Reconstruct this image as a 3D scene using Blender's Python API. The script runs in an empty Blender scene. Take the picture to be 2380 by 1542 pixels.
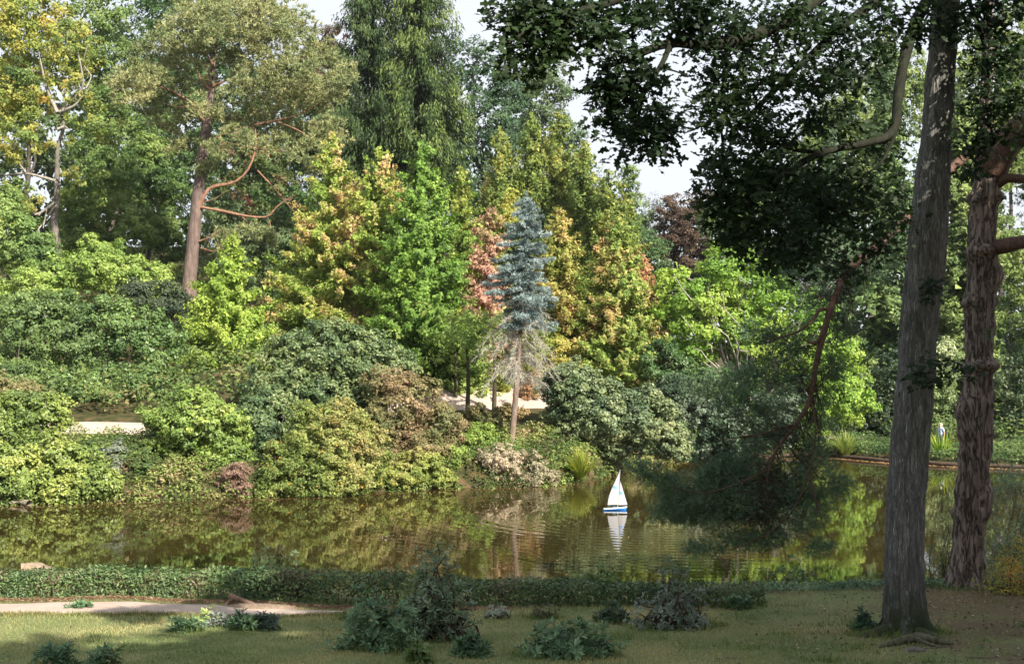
import bpy, math
import numpy as np
from mathutils import Vector, noise as mnoise
sc = bpy.context.scene
COL = sc.collection
rng = np.random.default_rng(7)

# ------------------------------------------------------------------ camera, world, sun
S = 1024 / 2380.0            # the photograph was measured on a 2380 px wide view
F = 1407.0                   # focal length in pixels at 1024 px width
VH = 345.0                   # horizon row
H = 6.5                      # eye height over the water
cam_d = bpy.data.cameras.new("camera"); cam = bpy.data.objects.new("camera", cam_d); COL.objects.link(cam)
cam.location = (0, 0, H); cam.rotation_euler = (math.radians(90), 0, 0)
cam_d.sensor_width = 36; cam_d.lens = F / 1024 * 36
cam_d.shift_y = (VH - 331.5) / 1024
cam_d.clip_start = 0.2; cam_d.clip_end = 6000
sc.camera = cam
SUN_ELEV = math.radians(37); SUN_AZ = math.radians(141)      # clockwise from +Y: behind the viewer's right shoulder
w = bpy.data.worlds.new("World"); sc.world = w; w.use_nodes = True
nt = w.node_tree; bg = nt.nodes["Background"]
sky = nt.nodes.new("ShaderNodeTexSky"); sky.sky_type = 'NISHITA'; sky.sun_disc = False
sky.sun_elevation = SUN_ELEV; sky.sun_rotation = SUN_AZ
sky.air_density = 1.0; sky.dust_density = 3.0; sky.ozone_density = 1.0; sky.altitude = 50
tcw = nt.nodes.new("ShaderNodeTexCoord"); mpc = nt.nodes.new("ShaderNodeMapping"); mpc.inputs['Scale'].default_value = (1, 1, 3.2)
cn = nt.nodes.new("ShaderNodeTexNoise"); cn.inputs['Scale'].default_value = 1.7; cn.inputs['Detail'].default_value = 6; cn.inputs['Roughness'].default_value = .55
nt.links.new(tcw.outputs['Generated'], mpc.inputs[0]); nt.links.new(mpc.outputs[0], cn.inputs[0])
cm = nt.nodes.new("ShaderNodeMapRange"); cm.inputs[1].default_value = .30; cm.inputs[2].default_value = .58; cm.inputs[3].default_value = .45; cm.inputs[4].default_value = .95
nt.links.new(cn.outputs[0], cm.inputs[0])
cx_ = nt.nodes.new("ShaderNodeMixRGB"); nt.links.new(cm.outputs[0], cx_.inputs[0]); nt.links.new(sky.outputs[0], cx_.inputs[1]); cx_.inputs[2].default_value = (3.0, 3.12, 3.36, 1)   # thin bright cloud veil
nt.links.new(cx_.outputs[0], bg.inputs[0]); bg.inputs[1].default_value = 0.12
sd = bpy.data.lights.new("sun", 'SUN'); sun = bpy.data.objects.new("sun", sd); COL.objects.link(sun)
sd.energy = 4.7; sd.angle = math.radians(0.55); sd.color = (1.0, 0.92, 0.80)
sdir = Vector((math.sin(SUN_AZ) * math.cos(SUN_ELEV), math.cos(SUN_AZ) * math.cos(SUN_ELEV), math.sin(SUN_ELEV)))
sun.rotation_euler = (-sdir).to_track_quat('-Z', 'Y').to_euler(); sun.location = (30, -30, 60)
vs = sc.view_settings; vs.view_transform = 'Standard'; vs.look = 'None'; vs.gamma = 1; vs.exposure = 1.42
vs.use_curve_mapping = False
cy = sc.cycles; cy.max_bounces = 6; cy.diffuse_bounces = 3; cy.glossy_bounces = 3; cy.transmission_bounces = 4
cy.use_denoising = True; cy.sample_clamp_indirect = 6; cy.use_adaptive_sampling = True; cy.adaptive_threshold = 0.02

# ------------------------------------------------------------------ helpers
def W(px, py, d):
    return np.array([(px * S - 512) / F * d, d, H + (VH - py * S) / F * d])
def wx(px, d): return (px * S - 512) / F * d
def M(px, d): return px * S * d / F          # photo pixels -> metres at depth d
def sstep(a, b, x):
    t = np.clip((np.asarray(x, float) - a) / (b - a), 0, 1); return t * t * (3 - 2 * t)
def norm(v): return v / np.maximum(np.linalg.norm(v, axis=-1, keepdims=True), 1e-9)
_ph = rng.uniform(0, 6.28, (8, 3)); _dr = norm(rng.normal(size=(8, 3)))
def pn(P, scale):      # smooth pseudo noise 0..1
    P = np.asarray(P) / scale
    v = np.zeros(len(P))
    for i in range(8):
        v += np.sin(P @ _dr[i] * (1 + .35 * i) * 2.2 + _ph[i, 0] + 1.3 * np.sin(P @ _dr[(i + 3) % 8] * 1.7 + _ph[i, 1]))
    return np.clip(.5 + v / 9, 0, 1)
def grad(pal, t):      # palette as gradient
    pal = np.array(pal); n = len(pal) - 1
    t = np.clip(t, 0, .9999) * n; i = t.astype(int); f = (t - i)[:, None]
    return pal[i] * (1 - f) + pal[i + 1] * f

def leafmat(name, rough=.5, spec=.4, trans=.32):
    m = bpy.data.materials.new(name); m.use_nodes = True; n = m.node_tree; n.nodes.clear()
    out = n.nodes.new("ShaderNodeOutputMaterial"); at = n.nodes.new("ShaderNodeAttribute"); at.attribute_name = "tint"
    p = n.nodes.new("ShaderNodeBsdfPrincipled"); p.inputs['Roughness'].default_value = rough; p.inputs['Specular IOR Level'].default_value = spec
    t = n.nodes.new("ShaderNodeBsdfTranslucent"); mx = n.nodes.new("ShaderNodeMixShader"); mx.inputs[0].default_value = trans
    hs = n.nodes.new("ShaderNodeHueSaturation"); hs.inputs['Saturation'].default_value = 1.1; hs.inputs['Value'].default_value = 1.3
    n.links.new(at.outputs['Color'], p.inputs['Base Color']); n.links.new(at.outputs['Color'], hs.inputs['Color'])
    n.links.new(hs.outputs[0], t.inputs[0]); n.links.new(p.outputs[0], mx.inputs[1]); n.links.new(t.outputs[0], mx.inputs[2])
    n.links.new(mx.outputs[0], out.inputs[0]); return m
LEAF = leafmat("leaf", .6, .25, .36); GLOSSY = leafmat("leaf_glossy", .45, .32, .24); NEEDLE = leafmat("needle", .6, .25, .15)
BLADE = leafmat("grass_blade", .7, .2, .3)

_bark = {}
def bark(c, c2=None, scale=6, stretch=.18, bump=.5, moss=0, crack=.30, cdark=.45, warp=.32, bd=.03):
    k = (tuple(c), tuple(c2 or ()), scale, stretch, bump, moss, crack)
    if k in _bark: return _bark[k]
    m = bpy.data.materials.new("bark"); m.use_nodes = True; n = m.node_tree; L = n.links
    p = n.nodes["Principled BSDF"]; p.inputs['Roughness'].default_value = .85; p.inputs['Specular IOR Level'].default_value = .2
    tc = n.nodes.new("ShaderNodeTexCoord"); mp = n.nodes.new("ShaderNodeMapping"); mp.inputs['Scale'].default_value = (1, 1, stretch)
    L.new(tc.outputs['Object'], mp.inputs[0])
    ns = n.nodes.new("ShaderNodeTexNoise"); ns.inputs['Scale'].default_value = scale; ns.inputs['Detail'].default_value = 6
    L.new(mp.outputs[0], ns.inputs[0])
    vo = n.nodes.new("ShaderNodeTexVoronoi"); vo.feature = 'DISTANCE_TO_EDGE'; vo.inputs['Scale'].default_value = scale * 1.6
    ad = n.nodes.new("ShaderNodeMixRGB"); ad.inputs[0].default_value = warp
    L.new(mp.outputs[0], ad.inputs[1]); L.new(ns.outputs['Color'], ad.inputs[2]); L.new(ad.outputs[0], vo.inputs[0])
    cr = n.nodes.new("ShaderNodeValToRGB"); cr.color_ramp.elements[0].position = .3; cr.color_ramp.elements[1].position = .7
    c2 = c2 or tuple(.5 * q for q in c)
    cr.color_ramp.elements[0].color = (*c2, 1); cr.color_ramp.elements[1].color = (*c, 1)
    L.new(ns.outputs[0], cr.inputs[0]); last = cr.outputs[0]
    vr = n.nodes.new("ShaderNodeValToRGB"); vr.color_ramp.elements[0].position = 0; vr.color_ramp.elements[1].position = crack
    vr.color_ramp.elements[0].color = (cdark, cdark, cdark, 1); vr.color_ramp.elements[1].color = (1, 1, 1, 1)
    rn = n.nodes.new("ShaderNodeTexNoise"); rn.inputs['Scale'].default_value = scale * 2.6; rn.inputs['Detail'].default_value = 5; rn.inputs['Roughness'].default_value = .65
    mpr = n.nodes.new("ShaderNodeMapping"); mpr.inputs['Scale'].default_value = (1, 1, stretch * .6); L.new(tc.outputs['Object'], mpr.inputs[0]); L.new(mpr.outputs[0], rn.inputs[0])
    rs = n.nodes.new("ShaderNodeMath"); rs.operation = 'SUBTRACT'; L.new(rn.outputs[0], rs.inputs[0]); rs.inputs[1].default_value = .5
    ra = n.nodes.new("ShaderNodeMath"); ra.operation = 'ABSOLUTE'; L.new(rs.outputs[0], ra.inputs[0])
    rm = n.nodes.new("ShaderNodeMath"); rm.operation = 'MULTIPLY'; L.new(ra.outputs[0], rm.inputs[0]); rm.inputs[1].default_value = 2.6
    vmn = n.nodes.new("ShaderNodeMath"); vmn.operation = 'ADD'; L.new(vo.outputs[0], vmn.inputs[0]); L.new(rm.outputs[0], vmn.inputs[1])
    vh = n.nodes.new("ShaderNodeMath"); vh.operation = 'MULTIPLY'; L.new(vmn.outputs[0], vh.inputs[0]); vh.inputs[1].default_value = .5
    L.new(vh.outputs[0], vr.inputs[0]); mu = n.nodes.new("ShaderNodeMixRGB"); mu.blend_type = 'MULTIPLY'; mu.inputs[0].default_value = .8
    L.new(last, mu.inputs[1]); L.new(vr.outputs[0], mu.inputs[2]); last = mu.outputs[0]
    def patch(sc_, lo, hi, colr, zlo=None, zhi=None, stretchp=(1, 1, .5)):
        nonlocal last
        mp2 = n.nodes.new("ShaderNodeMapping"); mp2.inputs['Scale'].default_value = stretchp; L.new(tc.outputs['Object'], mp2.inputs[0])
        q = n.nodes.new("ShaderNodeTexNoise"); q.inputs['Scale'].default_value = sc_; q.inputs['Detail'].default_value = 8; q.inputs['Roughness'].default_value = .7
        L.new(mp2.outputs[0], q.inputs[0])
        r = n.nodes.new("ShaderNodeMapRange"); r.inputs[1].default_value = lo; r.inputs[2].default_value = hi; L.new(q.outputs[0], r.inputs[0])
        fac = r.outputs[0]
        if zlo is not None:
            sx = n.nodes.new("ShaderNodeSeparateXYZ"); L.new(tc.outputs['Object'], sx.inputs[0])
            zr = n.nodes.new("ShaderNodeMapRange"); zr.inputs[1].default_value = zhi; zr.inputs[2].default_value = zlo; L.new(sx.outputs[2], zr.inputs[0])
            mm = n.nodes.new("ShaderNodeMath"); mm.operation = 'MULTIPLY'; L.new(fac, mm.inputs[0]); L.new(zr.outputs[0], mm.inputs[1]); fac = mm.outputs[0]
        mx = n.nodes.new("ShaderNodeMixRGB"); L.new(fac, mx.inputs[0]); L.new(last, mx.inputs[1]); mx.inputs[2].default_value = (*colr, 1); last = mx.outputs[0]
    if moss:
        patch(2.6, .60, .68, (.34, .36, .33)); patch(9, .62, .70, (.36, .38, .36), stretchp=(1, 1, .25))
        patch(1.3, .52, .72, (.05, .06, .03)); patch(2.5, .3, .5, (.035, .055, .012), 0.1, 1.1)
    L.new(last, p.inputs['Base Color'])
    b = n.nodes.new("ShaderNodeBump"); b.inputs['Strength'].default_value = bump; b.inputs['Distance'].default_value = bd
    m2 = n.nodes.new("ShaderNodeMath"); m2.operation = 'ADD'; L.new(vr.outputs[0], m2.inputs[0]); L.new(ns.outputs[0], m2.inputs[1])
    L.new(m2.outputs[0], b.inputs['Height']); L.new(b.outputs[0], p.inputs['Normal'])
    _bark[k] = m; return m
def plain(name, c, rough=.6, spec=.3, metal=0, noise=0, scale=20):
    m = bpy.data.materials.new(name); m.use_nodes = True; n = m.node_tree; p = n.nodes["Principled BSDF"]
    p.inputs['Roughness'].default_value = rough; p.inputs['Specular IOR Level'].default_value = spec; p.inputs['Metallic'].default_value = metal
    tc = n.nodes.new("ShaderNodeTexCoord"); q = n.nodes.new("ShaderNodeTexNoise"); q.inputs['Scale'].default_value = scale; q.inputs['Detail'].default_value = 5
    n.links.new(tc.outputs['Object'], q.inputs[0]); r = n.nodes.new("ShaderNodeValToRGB")
    a = 1 - noise; r.color_ramp.elements[0].position = .3; r.color_ramp.elements[1].position = .7
    r.color_ramp.elements[0].color = (c[0] * a, c[1] * a, c[2] * a, 1); r.color_ramp.elements[1].color = (*c, 1)
    n.links.new(q.outputs[0], r.inputs[0]); n.links.new(r.outputs[0], p.inputs['Base Color']); return m

TRIS = [0]
def mesh(name, V, Fc, mat, parent=None, tint=None, smooth=False, rel=None):
    V = np.asarray(V, np.float32); Fc = np.asarray(Fc, np.int32)
    if rel is not None: V = V - np.asarray(rel, np.float32)
    me = bpy.data.meshes.new(name); k = Fc.shape[1]; nf = len(Fc)
    me.vertices.add(len(V)); me.vertices.foreach_set("co", V.ravel())
    me.loops.add(nf * k); me.loops.foreach_set("vertex_index", Fc.ravel())
    me.polygons.add(nf); me.polygons.foreach_set("loop_start", np.arange(0, nf * k, k, dtype=np.int32))
    if smooth: me.polygons.foreach_set("use_smooth", np.ones(nf, bool))
    me.update(calc_edges=True)
    if tint is not None:
        a = me.attributes.new("tint", 'FLOAT_COLOR', 'FACE')
        c = np.ones((nf, 4), np.float32); c[:, :3] = np.clip(tint, .002, .95); a.data.foreach_set("color", c.ravel())
    me.materials.append(mat); TRIS[0] += nf * (k - 2)
    o = bpy.data.objects.new(name, me); COL.objects.link(o)
    if parent is not None: o.parent = parent
    return o
def thing(name, label, cat, loc, group=None):
    o = bpy.data.objects.new(name, None); COL.objects.link(o); o.location = tuple(float(q) for q in loc)
    o['label'] = label; o['category'] = cat; o.empty_display_size = .3
    if group: o['group'] = group
    return o
def tag(o, label=None, cat=None, group=None, kind=None):
    if label: o['label'] = label
    if cat: o['category'] = cat
    if group: o['group'] = group
    if kind: o['kind'] = kind
    return o

TPL = {
 'diamond': (np.array([(-.5, -.30, 0), (-.28, .42, .07), (.58, .0, -.03)]), np.array([[0, 1, 2]])),
 'lance': (np.array([(0, 0, 0), (.35, .15, .03), (.7, .13, -.0), (1, 0, -.1), (.7, -.13, -.0), (.35, -.15, .03)]), np.array([[0, 1, 2, 3], [0, 3, 4, 5]])),
 'oak': (np.array([(0, .02, 0), (0, -.02, 0), (.25, .27, .04), (.25, -.27, .04), (.4, .11, .01), (.4, -.11, .01), (.6, .36, .06), (.6, -.36, .06),
                   (.74, .14, .0), (.74, -.14, .0), (1, .13, -.05), (1, -.13, -.05)]), np.array([[0, 2, 3, 1], [2, 4, 5, 3], [4, 6, 7, 5], [6, 8, 9, 7], [8, 10, 11, 9]])),
 'needle': (np.array([(0, -.03, 0), (0, .03, 0), (1, 0, 0)]), np.array([[0, 1, 2]])),
 'blade': (np.array([(0, -.08, 0), (0, .08, 0), (1, 0, .1)]), np.array([[0, 1, 2]])),
}
def leaves(C, Nn, size, tpl='diamond', T=None, aspect=1.0):
    """C centres, Nn normals, T length direction"""
    n = len(C); Nn = norm(Nn)
    if T is None: T = rng.normal(size=(n, 3))
    T = norm(T - (T * Nn).sum(1, keepdims=True) * Nn); B = np.cross(Nn, T)
    tv, tf = TPL[tpl]; size = np.broadcast_to(np.asarray(size, float), (n,))[:, None, None]
    V = C[:, None, :] + size * (tv[None, :, 0:1] * T[:, None, :] + aspect * tv[None, :, 1:2] * B[:, None, :] + tv[None, :, 2:3] * Nn[:, None, :])
    Fc = (np.arange(n) * len(tv))[:, None, None] + tf[None]
    return V.reshape(-1, 3), Fc.reshape(-1, tf.shape[1]), len(tf)
def needles(C, D, L, wd):
    """slender triangles from C along D"""
    n = len(C); D = norm(D); B = norm(np.cross(D, rng.normal(size=(n, 3)))) * wd * .5
    L = np.broadcast_to(np.asarray(L, float), (n,))[:, None]
    V = np.stack([C - B, C + B, C + D * L], 1).reshape(-1, 3)
    return V, np.arange(3 * n).reshape(-1, 3)

class Tubes:
    def __init__(s): s.V = []; s.F = []; s.n = 0
    def add(s, pts, rad, k=6):
        P = np.asarray(pts, float); m = len(P); rad = np.broadcast_to(np.asarray(rad, float), (m,))
        T = norm(np.gradient(P, axis=0)); ref = np.array([0, 0, 1.]) if abs(T[0, 2]) < .9 else np.array([1., 0, 0])
        A = norm(np.cross(T, ref)); B = np.cross(T, A); a = np.arange(k) * 2 * math.pi / k
        R = P[:, None] + rad[:, None, None] * (np.cos(a)[None, :, None] * A[:, None] + np.sin(a)[None, :, None] * B[:, None])
        i = np.arange(m - 1)[:, None] * k; j = np.arange(k)[None]; j2 = (j + 1) % k
        q = np.stack([i + j, i + j2, i + k + j2, i + k + j], -1).reshape(-1, 4) + s.n
        s.V.append(R.reshape(-1, 3)); s.F.append(q); s.n += m * k
    def build(s, name, mat, parent=None, rel=None):
        return mesh(name, np.concatenate(s.V), np.concatenate(s.F), mat, parent, smooth=True, rel=rel)
def bez(a, b, n=6, sag=0., wob=0.):
    a = np.asarray(a, float); b = np.asarray(b, float); t = np.linspace(0, 1, n)[:, None]
    P = a + (b - a) * t; L = np.linalg.norm(b - a); P[:, 2] -= (sag * 4 * t * (1 - t))[:, 0]
    if wob: P[1:-1] += rng.normal(size=(n - 2, 3)) * wob * L
    return P
def poly(pts, n):      # resample polyline smoothly
    P = np.asarray(pts, float); t = np.linspace(0, len(P) - 1, n); k = np.arange(len(P))
    Q = np.stack([np.interp(t, k, P[:, i]) for i in range(3)], 1)
    for _ in range(2): Q[1:-1] = (Q[:-2] + 2 * Q[1:-1] + Q[2:]) / 4
    return Q

# ------------------------------------------------------------------ terrain
_sh = [(-260, 1172), (0, 1170), (230, 1165), (420, 1158), (560, 1152), (700, 1150), (880, 1140), (1060, 1132), (1290, 1126), (1400, 1106), (1480, 1078), (1640, 1066),
       (1900, 1058), (2060, 1072), (2200, 1080), (2380, 1087), (2600, 1100)]
_sd = [(px, H * F / (py * S - VH)) for px, py in _sh]
_sx = np.array([wx(px, d) for px, d in _sd]); _sy = np.array([d for _, d in _sd])
def ysh(x): return np.interp(x, _sx, _sy)
def kslope(x): return .24 * (1 - sstep(1, 17, x)) + .03
def ground(x, y):
    x = np.asarray(x, float); y = np.asarray(y, float)
    near = np.interp(y, [-60, 0, 14, 21, 25, 28.5, 30.2, 40], [9, 4.75, 2.75, 1.72, 1.42, 1.22, 1.2, 1.2])
    near = near + .05 * np.sin(x * .7 + 1) * np.sin(y * .5) + .02 * np.sin(x * 2.1) * np.sin(y * 1.7 + 2) + .06 * sstep(3, 9, x)
    near = near * (1 - sstep(30.6, 33.5, y)) - 1.2 * sstep(30.6, 34, y)
    s = y - ysh(x); b0 = .85 - .55 * sstep(11, 17, x)
    far = -1.2 + (1.2 + b0) * sstep(-1.6, .7, s) + kslope(x) * 90 * (1 - np.exp(-np.clip(s, 0, None) / 90) ** 1.0) * (1 + .0 * s)
    far = far + sstep(2, 12, s) * (.25 * np.sin(x * .31 + 2) * np.sin(y * .23) + .1 * np.sin(x * .9) * np.sin(y * .8))
    # rising ground behind
    return np.where(y < 40, near, far)
def gz(x, y): return float(ground(x, y))
xs = np.unique(np.concatenate([np.linspace(-2500, -60, 14), np.arange(-60, 60, .6), np.linspace(60, 2500, 14)]))
ys = np.unique(np.concatenate([np.linspace(-200, 16, 40), np.arange(16, 36, .3), np.arange(36, 56, 2), np.arange(56, 104, .6), np.linspace(104, 260, 40), np.linspace(270, 3500, 16)]))
X, Y = np.meshgrid(xs, ys); Z = ground(X, Y)
V = np.stack([X, Y, Z], -1).reshape(-1, 3); nx = len(xs); i = np.arange(len(ys) - 1)[:, None] * nx; j = np.arange(nx - 1)[None]
Q = np.stack([i + j, i + j + 1, i + nx + j + 1, i + nx + j], -1).reshape(-1, 4)
gm = bpy.data.materials.new("ground"); gm.use_nodes = True; n = gm.node_tree; L = n.links; p = n.nodes["Principled BSDF"]
p.inputs['Roughness'].default_value = .95; p.inputs['Specular IOR Level'].default_value = .1
tc = n.nodes.new("ShaderNodeTexCoord")
def gnoise(scale, det=6, rough=.6):
    q = n.nodes.new("ShaderNodeTexNoise"); q.inputs['Scale'].default_value = scale; q.inputs['Detail'].default_value = det; q.inputs['Roughness'].default_value = rough
    L.new(tc.outputs['Object'], q.inputs[0]); return q.outputs[0]
def ramp(inp, stops):
    r = n.nodes.new("ShaderNodeValToRGB"); e = r.color_ramp.elements
    while len(e) < len(stops): e.new(.5)
    for q, (po, c) in zip(e, stops): q.position = po; q.color = (*c, 1)
    L.new(inp, r.inputs[0]); return r.outputs[0]
def mixc(f, a, b, bt='MIX'):
    m = n.nodes.new("ShaderNodeMixRGB"); m.blend_type = bt
    if isinstance(f, float): m.inputs[0].default_value = f
    else: L.new(f, m.inputs[0])
    L.new(a, m.inputs[1]); L.new(b, m.inputs[2]); return m.outputs[0]
def mrange(inp, a, b, c=0., d=1.):
    r = n.nodes.new("ShaderNodeMapRange"); r.inputs[1].default_value = a; r.inputs[2].default_value = b; r.inputs[3].default_value = c; r.inputs[4].default_value = d
    L.new(inp, r.inputs[0]); return r.outputs[0]
def mth(op, a, b):
    m = n.nodes.new("ShaderNodeMath"); m.operation = op
    for k_, q in enumerate((a, b)):
        if isinstance(q, (int, float)): m.inputs[k_].default_value = q
        else: L.new(q, m.inputs[k_])
    return m.outputs[0]
lawn = ramp(gnoise(1.1), [(.32, (.095, .14, .05)), (.5, (.16, .19, .08)), (.68, (.26, .25, .12))])
lawn = mixc(.5, lawn, ramp(gnoise(22, 4, .8), [(.3, (.05, .07, .02)), (.7, (.22, .21, .09))]))
litter = ramp(gnoise(30, 5, .8), [(.3, (.035, .025, .018)), (.52, (.10, .065, .042)), (.66, (.19, .12, .075)), (.75, (.3, .24, .18))])
soil = ramp(gnoise(2.2), [(.35, (.028, .026, .012)), (.5, (.045, .05, .018)), (.65, (.10, .06, .035))])
sep = n.nodes.new("ShaderNodeSeparateXYZ"); L.new(tc.outputs['Object'], sep.inputs[0])
patchn = gnoise(.55, 5, .65)
# litter around the two trunks and along the right of the bank
fx = mth('ADD', mrange(sep.outputs[0], 3.0, 9.5, 0, .9), mth('MULTIPLY', mth('SUBTRACT', patchn, .5), 2.4))
fl = mth('MULTIPLY', mrange(fx, .35, .8), .85)
c1 = mixc(fl, lawn, litter)
far_f = mrange(sep.outputs[1], 33, 35)
c2 = mixc(far_f, c1, soil)
L.new(c2, p.inputs['Base Color'])
b = n.nodes.new("ShaderNodeBump"); b.inputs['Strength'].default_value = .6; b.inputs['Distance'].default_value = .03
L.new(gnoise(25, 6, .7), b.inputs['Height']); L.new(b.outputs[0], p.inputs['Normal'])
tag(mesh("ground", V, Q, gm, smooth=True), kind='structure')

# water
wm = bpy.data.materials.new("water"); wm.use_nodes = True; n = wm.node_tree; L = n.links; p = n.nodes["Principled BSDF"]
tc = n.nodes.new("ShaderNodeTexCoord")
mud = ramp(gnoise(.12, 3), [(.35, (.022, .017, .005)), (.65, (.034, .025, .008))])
L.new(mud, p.inputs['Base Color']); p.inputs['Roughness'].default_value = .025; p.inputs['IOR'].default_value = 1.36
YX, YY = float(wx(1430, 55.6)), 55.6
mpw = n.nodes.new("ShaderNodeMapping"); mpw.inputs['Scale'].default_value = (1, .55, 1); L.new(tc.outputs['Object'], mpw.inputs[0])
def wn(scale, det):
    q = n.nodes.new("ShaderNodeTexNoise"); q.inputs['Scale'].default_value = scale; q.inputs['Detail'].default_value = det; L.new(mpw.outputs[0], q.inputs[0]); return q.outputs[0]
calm0 = mth('ADD', mth('MULTIPLY', wn(1.0, 2), .0022), mth('MULTIPLY', wn(5.5, 2), .0005))
vm = n.nodes.new("ShaderNodeVectorMath"); vm.operation = 'DISTANCE'; L.new(tc.outputs['Object'], vm.inputs[0]); vm.inputs[1].default_value = (YX + 2.6, YY - 1.0, 0)
dist = vm.outputs['Value']
dn = mth('ADD', dist, mth('MULTIPLY', wn(.5, 2), .8))
calm = calm0
ring = mth('SINE', mth('MULTIPLY', dn, 2 * math.pi / .62), 0)
sepw = n.nodes.new('ShaderNodeSeparateXYZ'); L.new(tc.outputs['Object'], sepw.inputs[0])
env = mth('MULTIPLY', mth('MULTIPLY', mrange(sepw.outputs[0], YX + 4.5, YX + 1.5), mrange(dist, 3.5, 6.5)), mrange(dist, 16, 10))
env2 = mth('MULTIPLY', env, mth('MULTIPLY', mrange(wn(.22, 2), .38, .62, .2, 1), .0023))
hsum = mth('ADD', calm, mth('MULTIPLY', ring, env2))
b = n.nodes.new("ShaderNodeBump"); b.inputs['Strength'].default_value = 1; b.inputs['Distance'].default_value = 1
L.new(hsum, b.inputs['Height']); L.new(b.outputs[0], p.inputs['Normal'])
V = [(-400, 30.5, 0), (400, 30.5, 0), (400, 110, 0), (-400, 110, 0)]
tag(mesh("lake_water", V, [[0, 1, 2, 3]], wm), kind='structure')

# paths
pm = bpy.data.materials.new("sand_path"); pm.use_nodes = True; n = pm.node_tree; L = n.links; p = n.nodes["Principled BSDF"]; tc = n.nodes.new("ShaderNodeTexCoord")
p.inputs['Roughness'].default_value = .95; p.inputs['Specular IOR Level'].default_value = .1
c1 = ramp(gnoise(1.2, 5), [(.3, (.33, .25, .20)), (.7, (.46, .37, .31))]); c1 = mixc(.35, c1, ramp(gnoise(40, 4, .8), [(.35, (.16, .12, .10)), (.6, (.46, .39, .33))]))
L.new(c1, p.inputs['Base Color']); b = n.nodes.new("ShaderNodeBump"); b.inputs['Strength'].default_value = .4; b.inputs['Distance'].default_value = .01
L.new(gnoise(60, 4), b.inputs['Height']); L.new(b.outputs[0], p.inputs['Normal'])
def path_strip(name, xsq, lo, hi, lift=.03, m=7):
    t = np.linspace(0, 1, m); X = np.repeat(xsq[:, None], m, 1); Y = lo[:, None] * (1 - t) + hi[:, None] * t
    Z = ground(X, Y) + lift; Z[:, 0] -= .06; Z[:, -1] -= .06
    V = np.stack([X, Y, Z], -1).reshape(-1, 3); a = np.arange(len(xsq) - 1)[:, None] * m; c = np.arange(m - 1)[None]
    Q = np.stack([a + c, a + m + c, a + m + c + 1, a + c + 1], -1).reshape(-1, 4)
    return tag(mesh(name, V, Q, pm, smooth=True), kind='structure')
xq = np.arange(-22, -2.9, .25)
path_strip("near_path", xq, np.interp(xq, [-22, -10, -6.0, -4.4, -3.0], [26.9, 26.95, 26.95, 27.1, 27.7]) + .05 * np.sin(xq * 3) + .04 * np.sin(xq * 7.3 + 1), np.interp(xq, [-22, -10, -6.5, -5.0, -4.0, -3.0], [29.0, 29.0, 28.8, 28.5, 28.2, 27.8]) + .06 * np.sin(xq * 4 + 1))
xq = np.arange(-45, 22, .4); yq = ysh(xq)
def plo(x): return ysh(x) + np.interp(x, [-45, -25, -16, -9, -5, -3.2, 1.6, 4, 8, 22], [5.7, 5.8, 6.0, 7.2, 8.5, 9.5, 9.6, 8.6, 8, 8])
def phi(x): return ysh(x) + np.interp(x, [-45, -25, -16, -9, -5, -3.2, 1.6, 4, 8, 22], [7.5, 7.6, 7.8, 9.4, 11.5, 14.8, 14.6, 11.5, 10.5, 10])
path_strip("hillside_path", xq, plo(xq), phi(xq), lift=.05)

# ------------------------------------------------------------------ vegetation builders
def root_at(px, d, sink=.1):
    x = wx(px, d); return np.array([x, d, gz(x, d) - sink])
def lobe_clumps(lobes, d, rc, dens, face=.84, depthf=.9):
    dens = dens * 1.25
    Cs, Ns, Rs = [], [], []
    E = []
    for lb in lobes:
        px, py, rx, ry = lb[:4]; dd = d + (lb[4] if len(lb) > 4 else 0)
        a, c = M(rx, d), M(ry, d); E.append((W(px, py, dd), np.array([a, min(a, c * 1.3) * depthf, c])))
    for k, (c0, R) in enumerate(E):
        area = 4 * math.pi * ((R[0] * R[1]) ** 1.6 / 3 + (R[0] * R[2]) ** 1.6 / 3 + (R[1] * R[2]) ** 1.6 / 3) ** (1 / 1.6)
        n = max(4, int(dens * area / (math.pi * rc * rc) * .8))
        u = norm(rng.normal(size=(n, 3))); fl = rng.random(n) < face; u[fl, 1] = -np.abs(u[fl, 1])
        q0 = rng.random(n); rr = np.where(q0 < .18, rng.uniform(.35, .8, n), np.where(q0 > .95, rng.uniform(1.04, 1.16, n), rng.uniform(.82, 1.0, n)))
        wv = 1 + .13 * np.sin(u[:, 0] * 5 + c0[0] * 3) * np.sin(u[:, 2] * 6 + c0[2]) + .07 * np.sin(u[:, 0] * 13 + c0[2] * 5 + u[:, 2] * 9)
        C = c0 + u * R * (rr * wv)[:, None]; keep = np.ones(n, bool)
        for j, (c1, R1) in enumerate(E):
            if j != k: keep &= ((((C - c1) / R1) ** 2).sum(1) > .5)
        N = norm(u / R)
        Cs.append(C[keep]); Ns.append(N[keep]); Rs.append(rc * (rng.uniform(.6, 1.3, n) * np.where(q0 > .95, .5, 1))[keep])
    return np.concatenate(Cs), np.concatenate(Ns), np.concatenate(Rs), E
def clump_leaves(C, N, R, nper, flat=.7):
    nper = nper * .9
    k = np.repeat(np.arange(len(C)), np.maximum(3, (nper * (R / R.mean()) ** 2)).astype(int)); n = len(k)
    u = norm(rng.normal(size=(n, 3)) + N[k] * .7); r = rng.random(n) ** .45
    P = u * (R[k] * r)[:, None]; P[:, 2] *= flat; P += C[k]
    nn = norm(u * .55 + N[k] * .45 + rng.normal(size=(n, 3)) * .42 + np.array([0, 0, .35]))
    return P, nn, k
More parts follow.
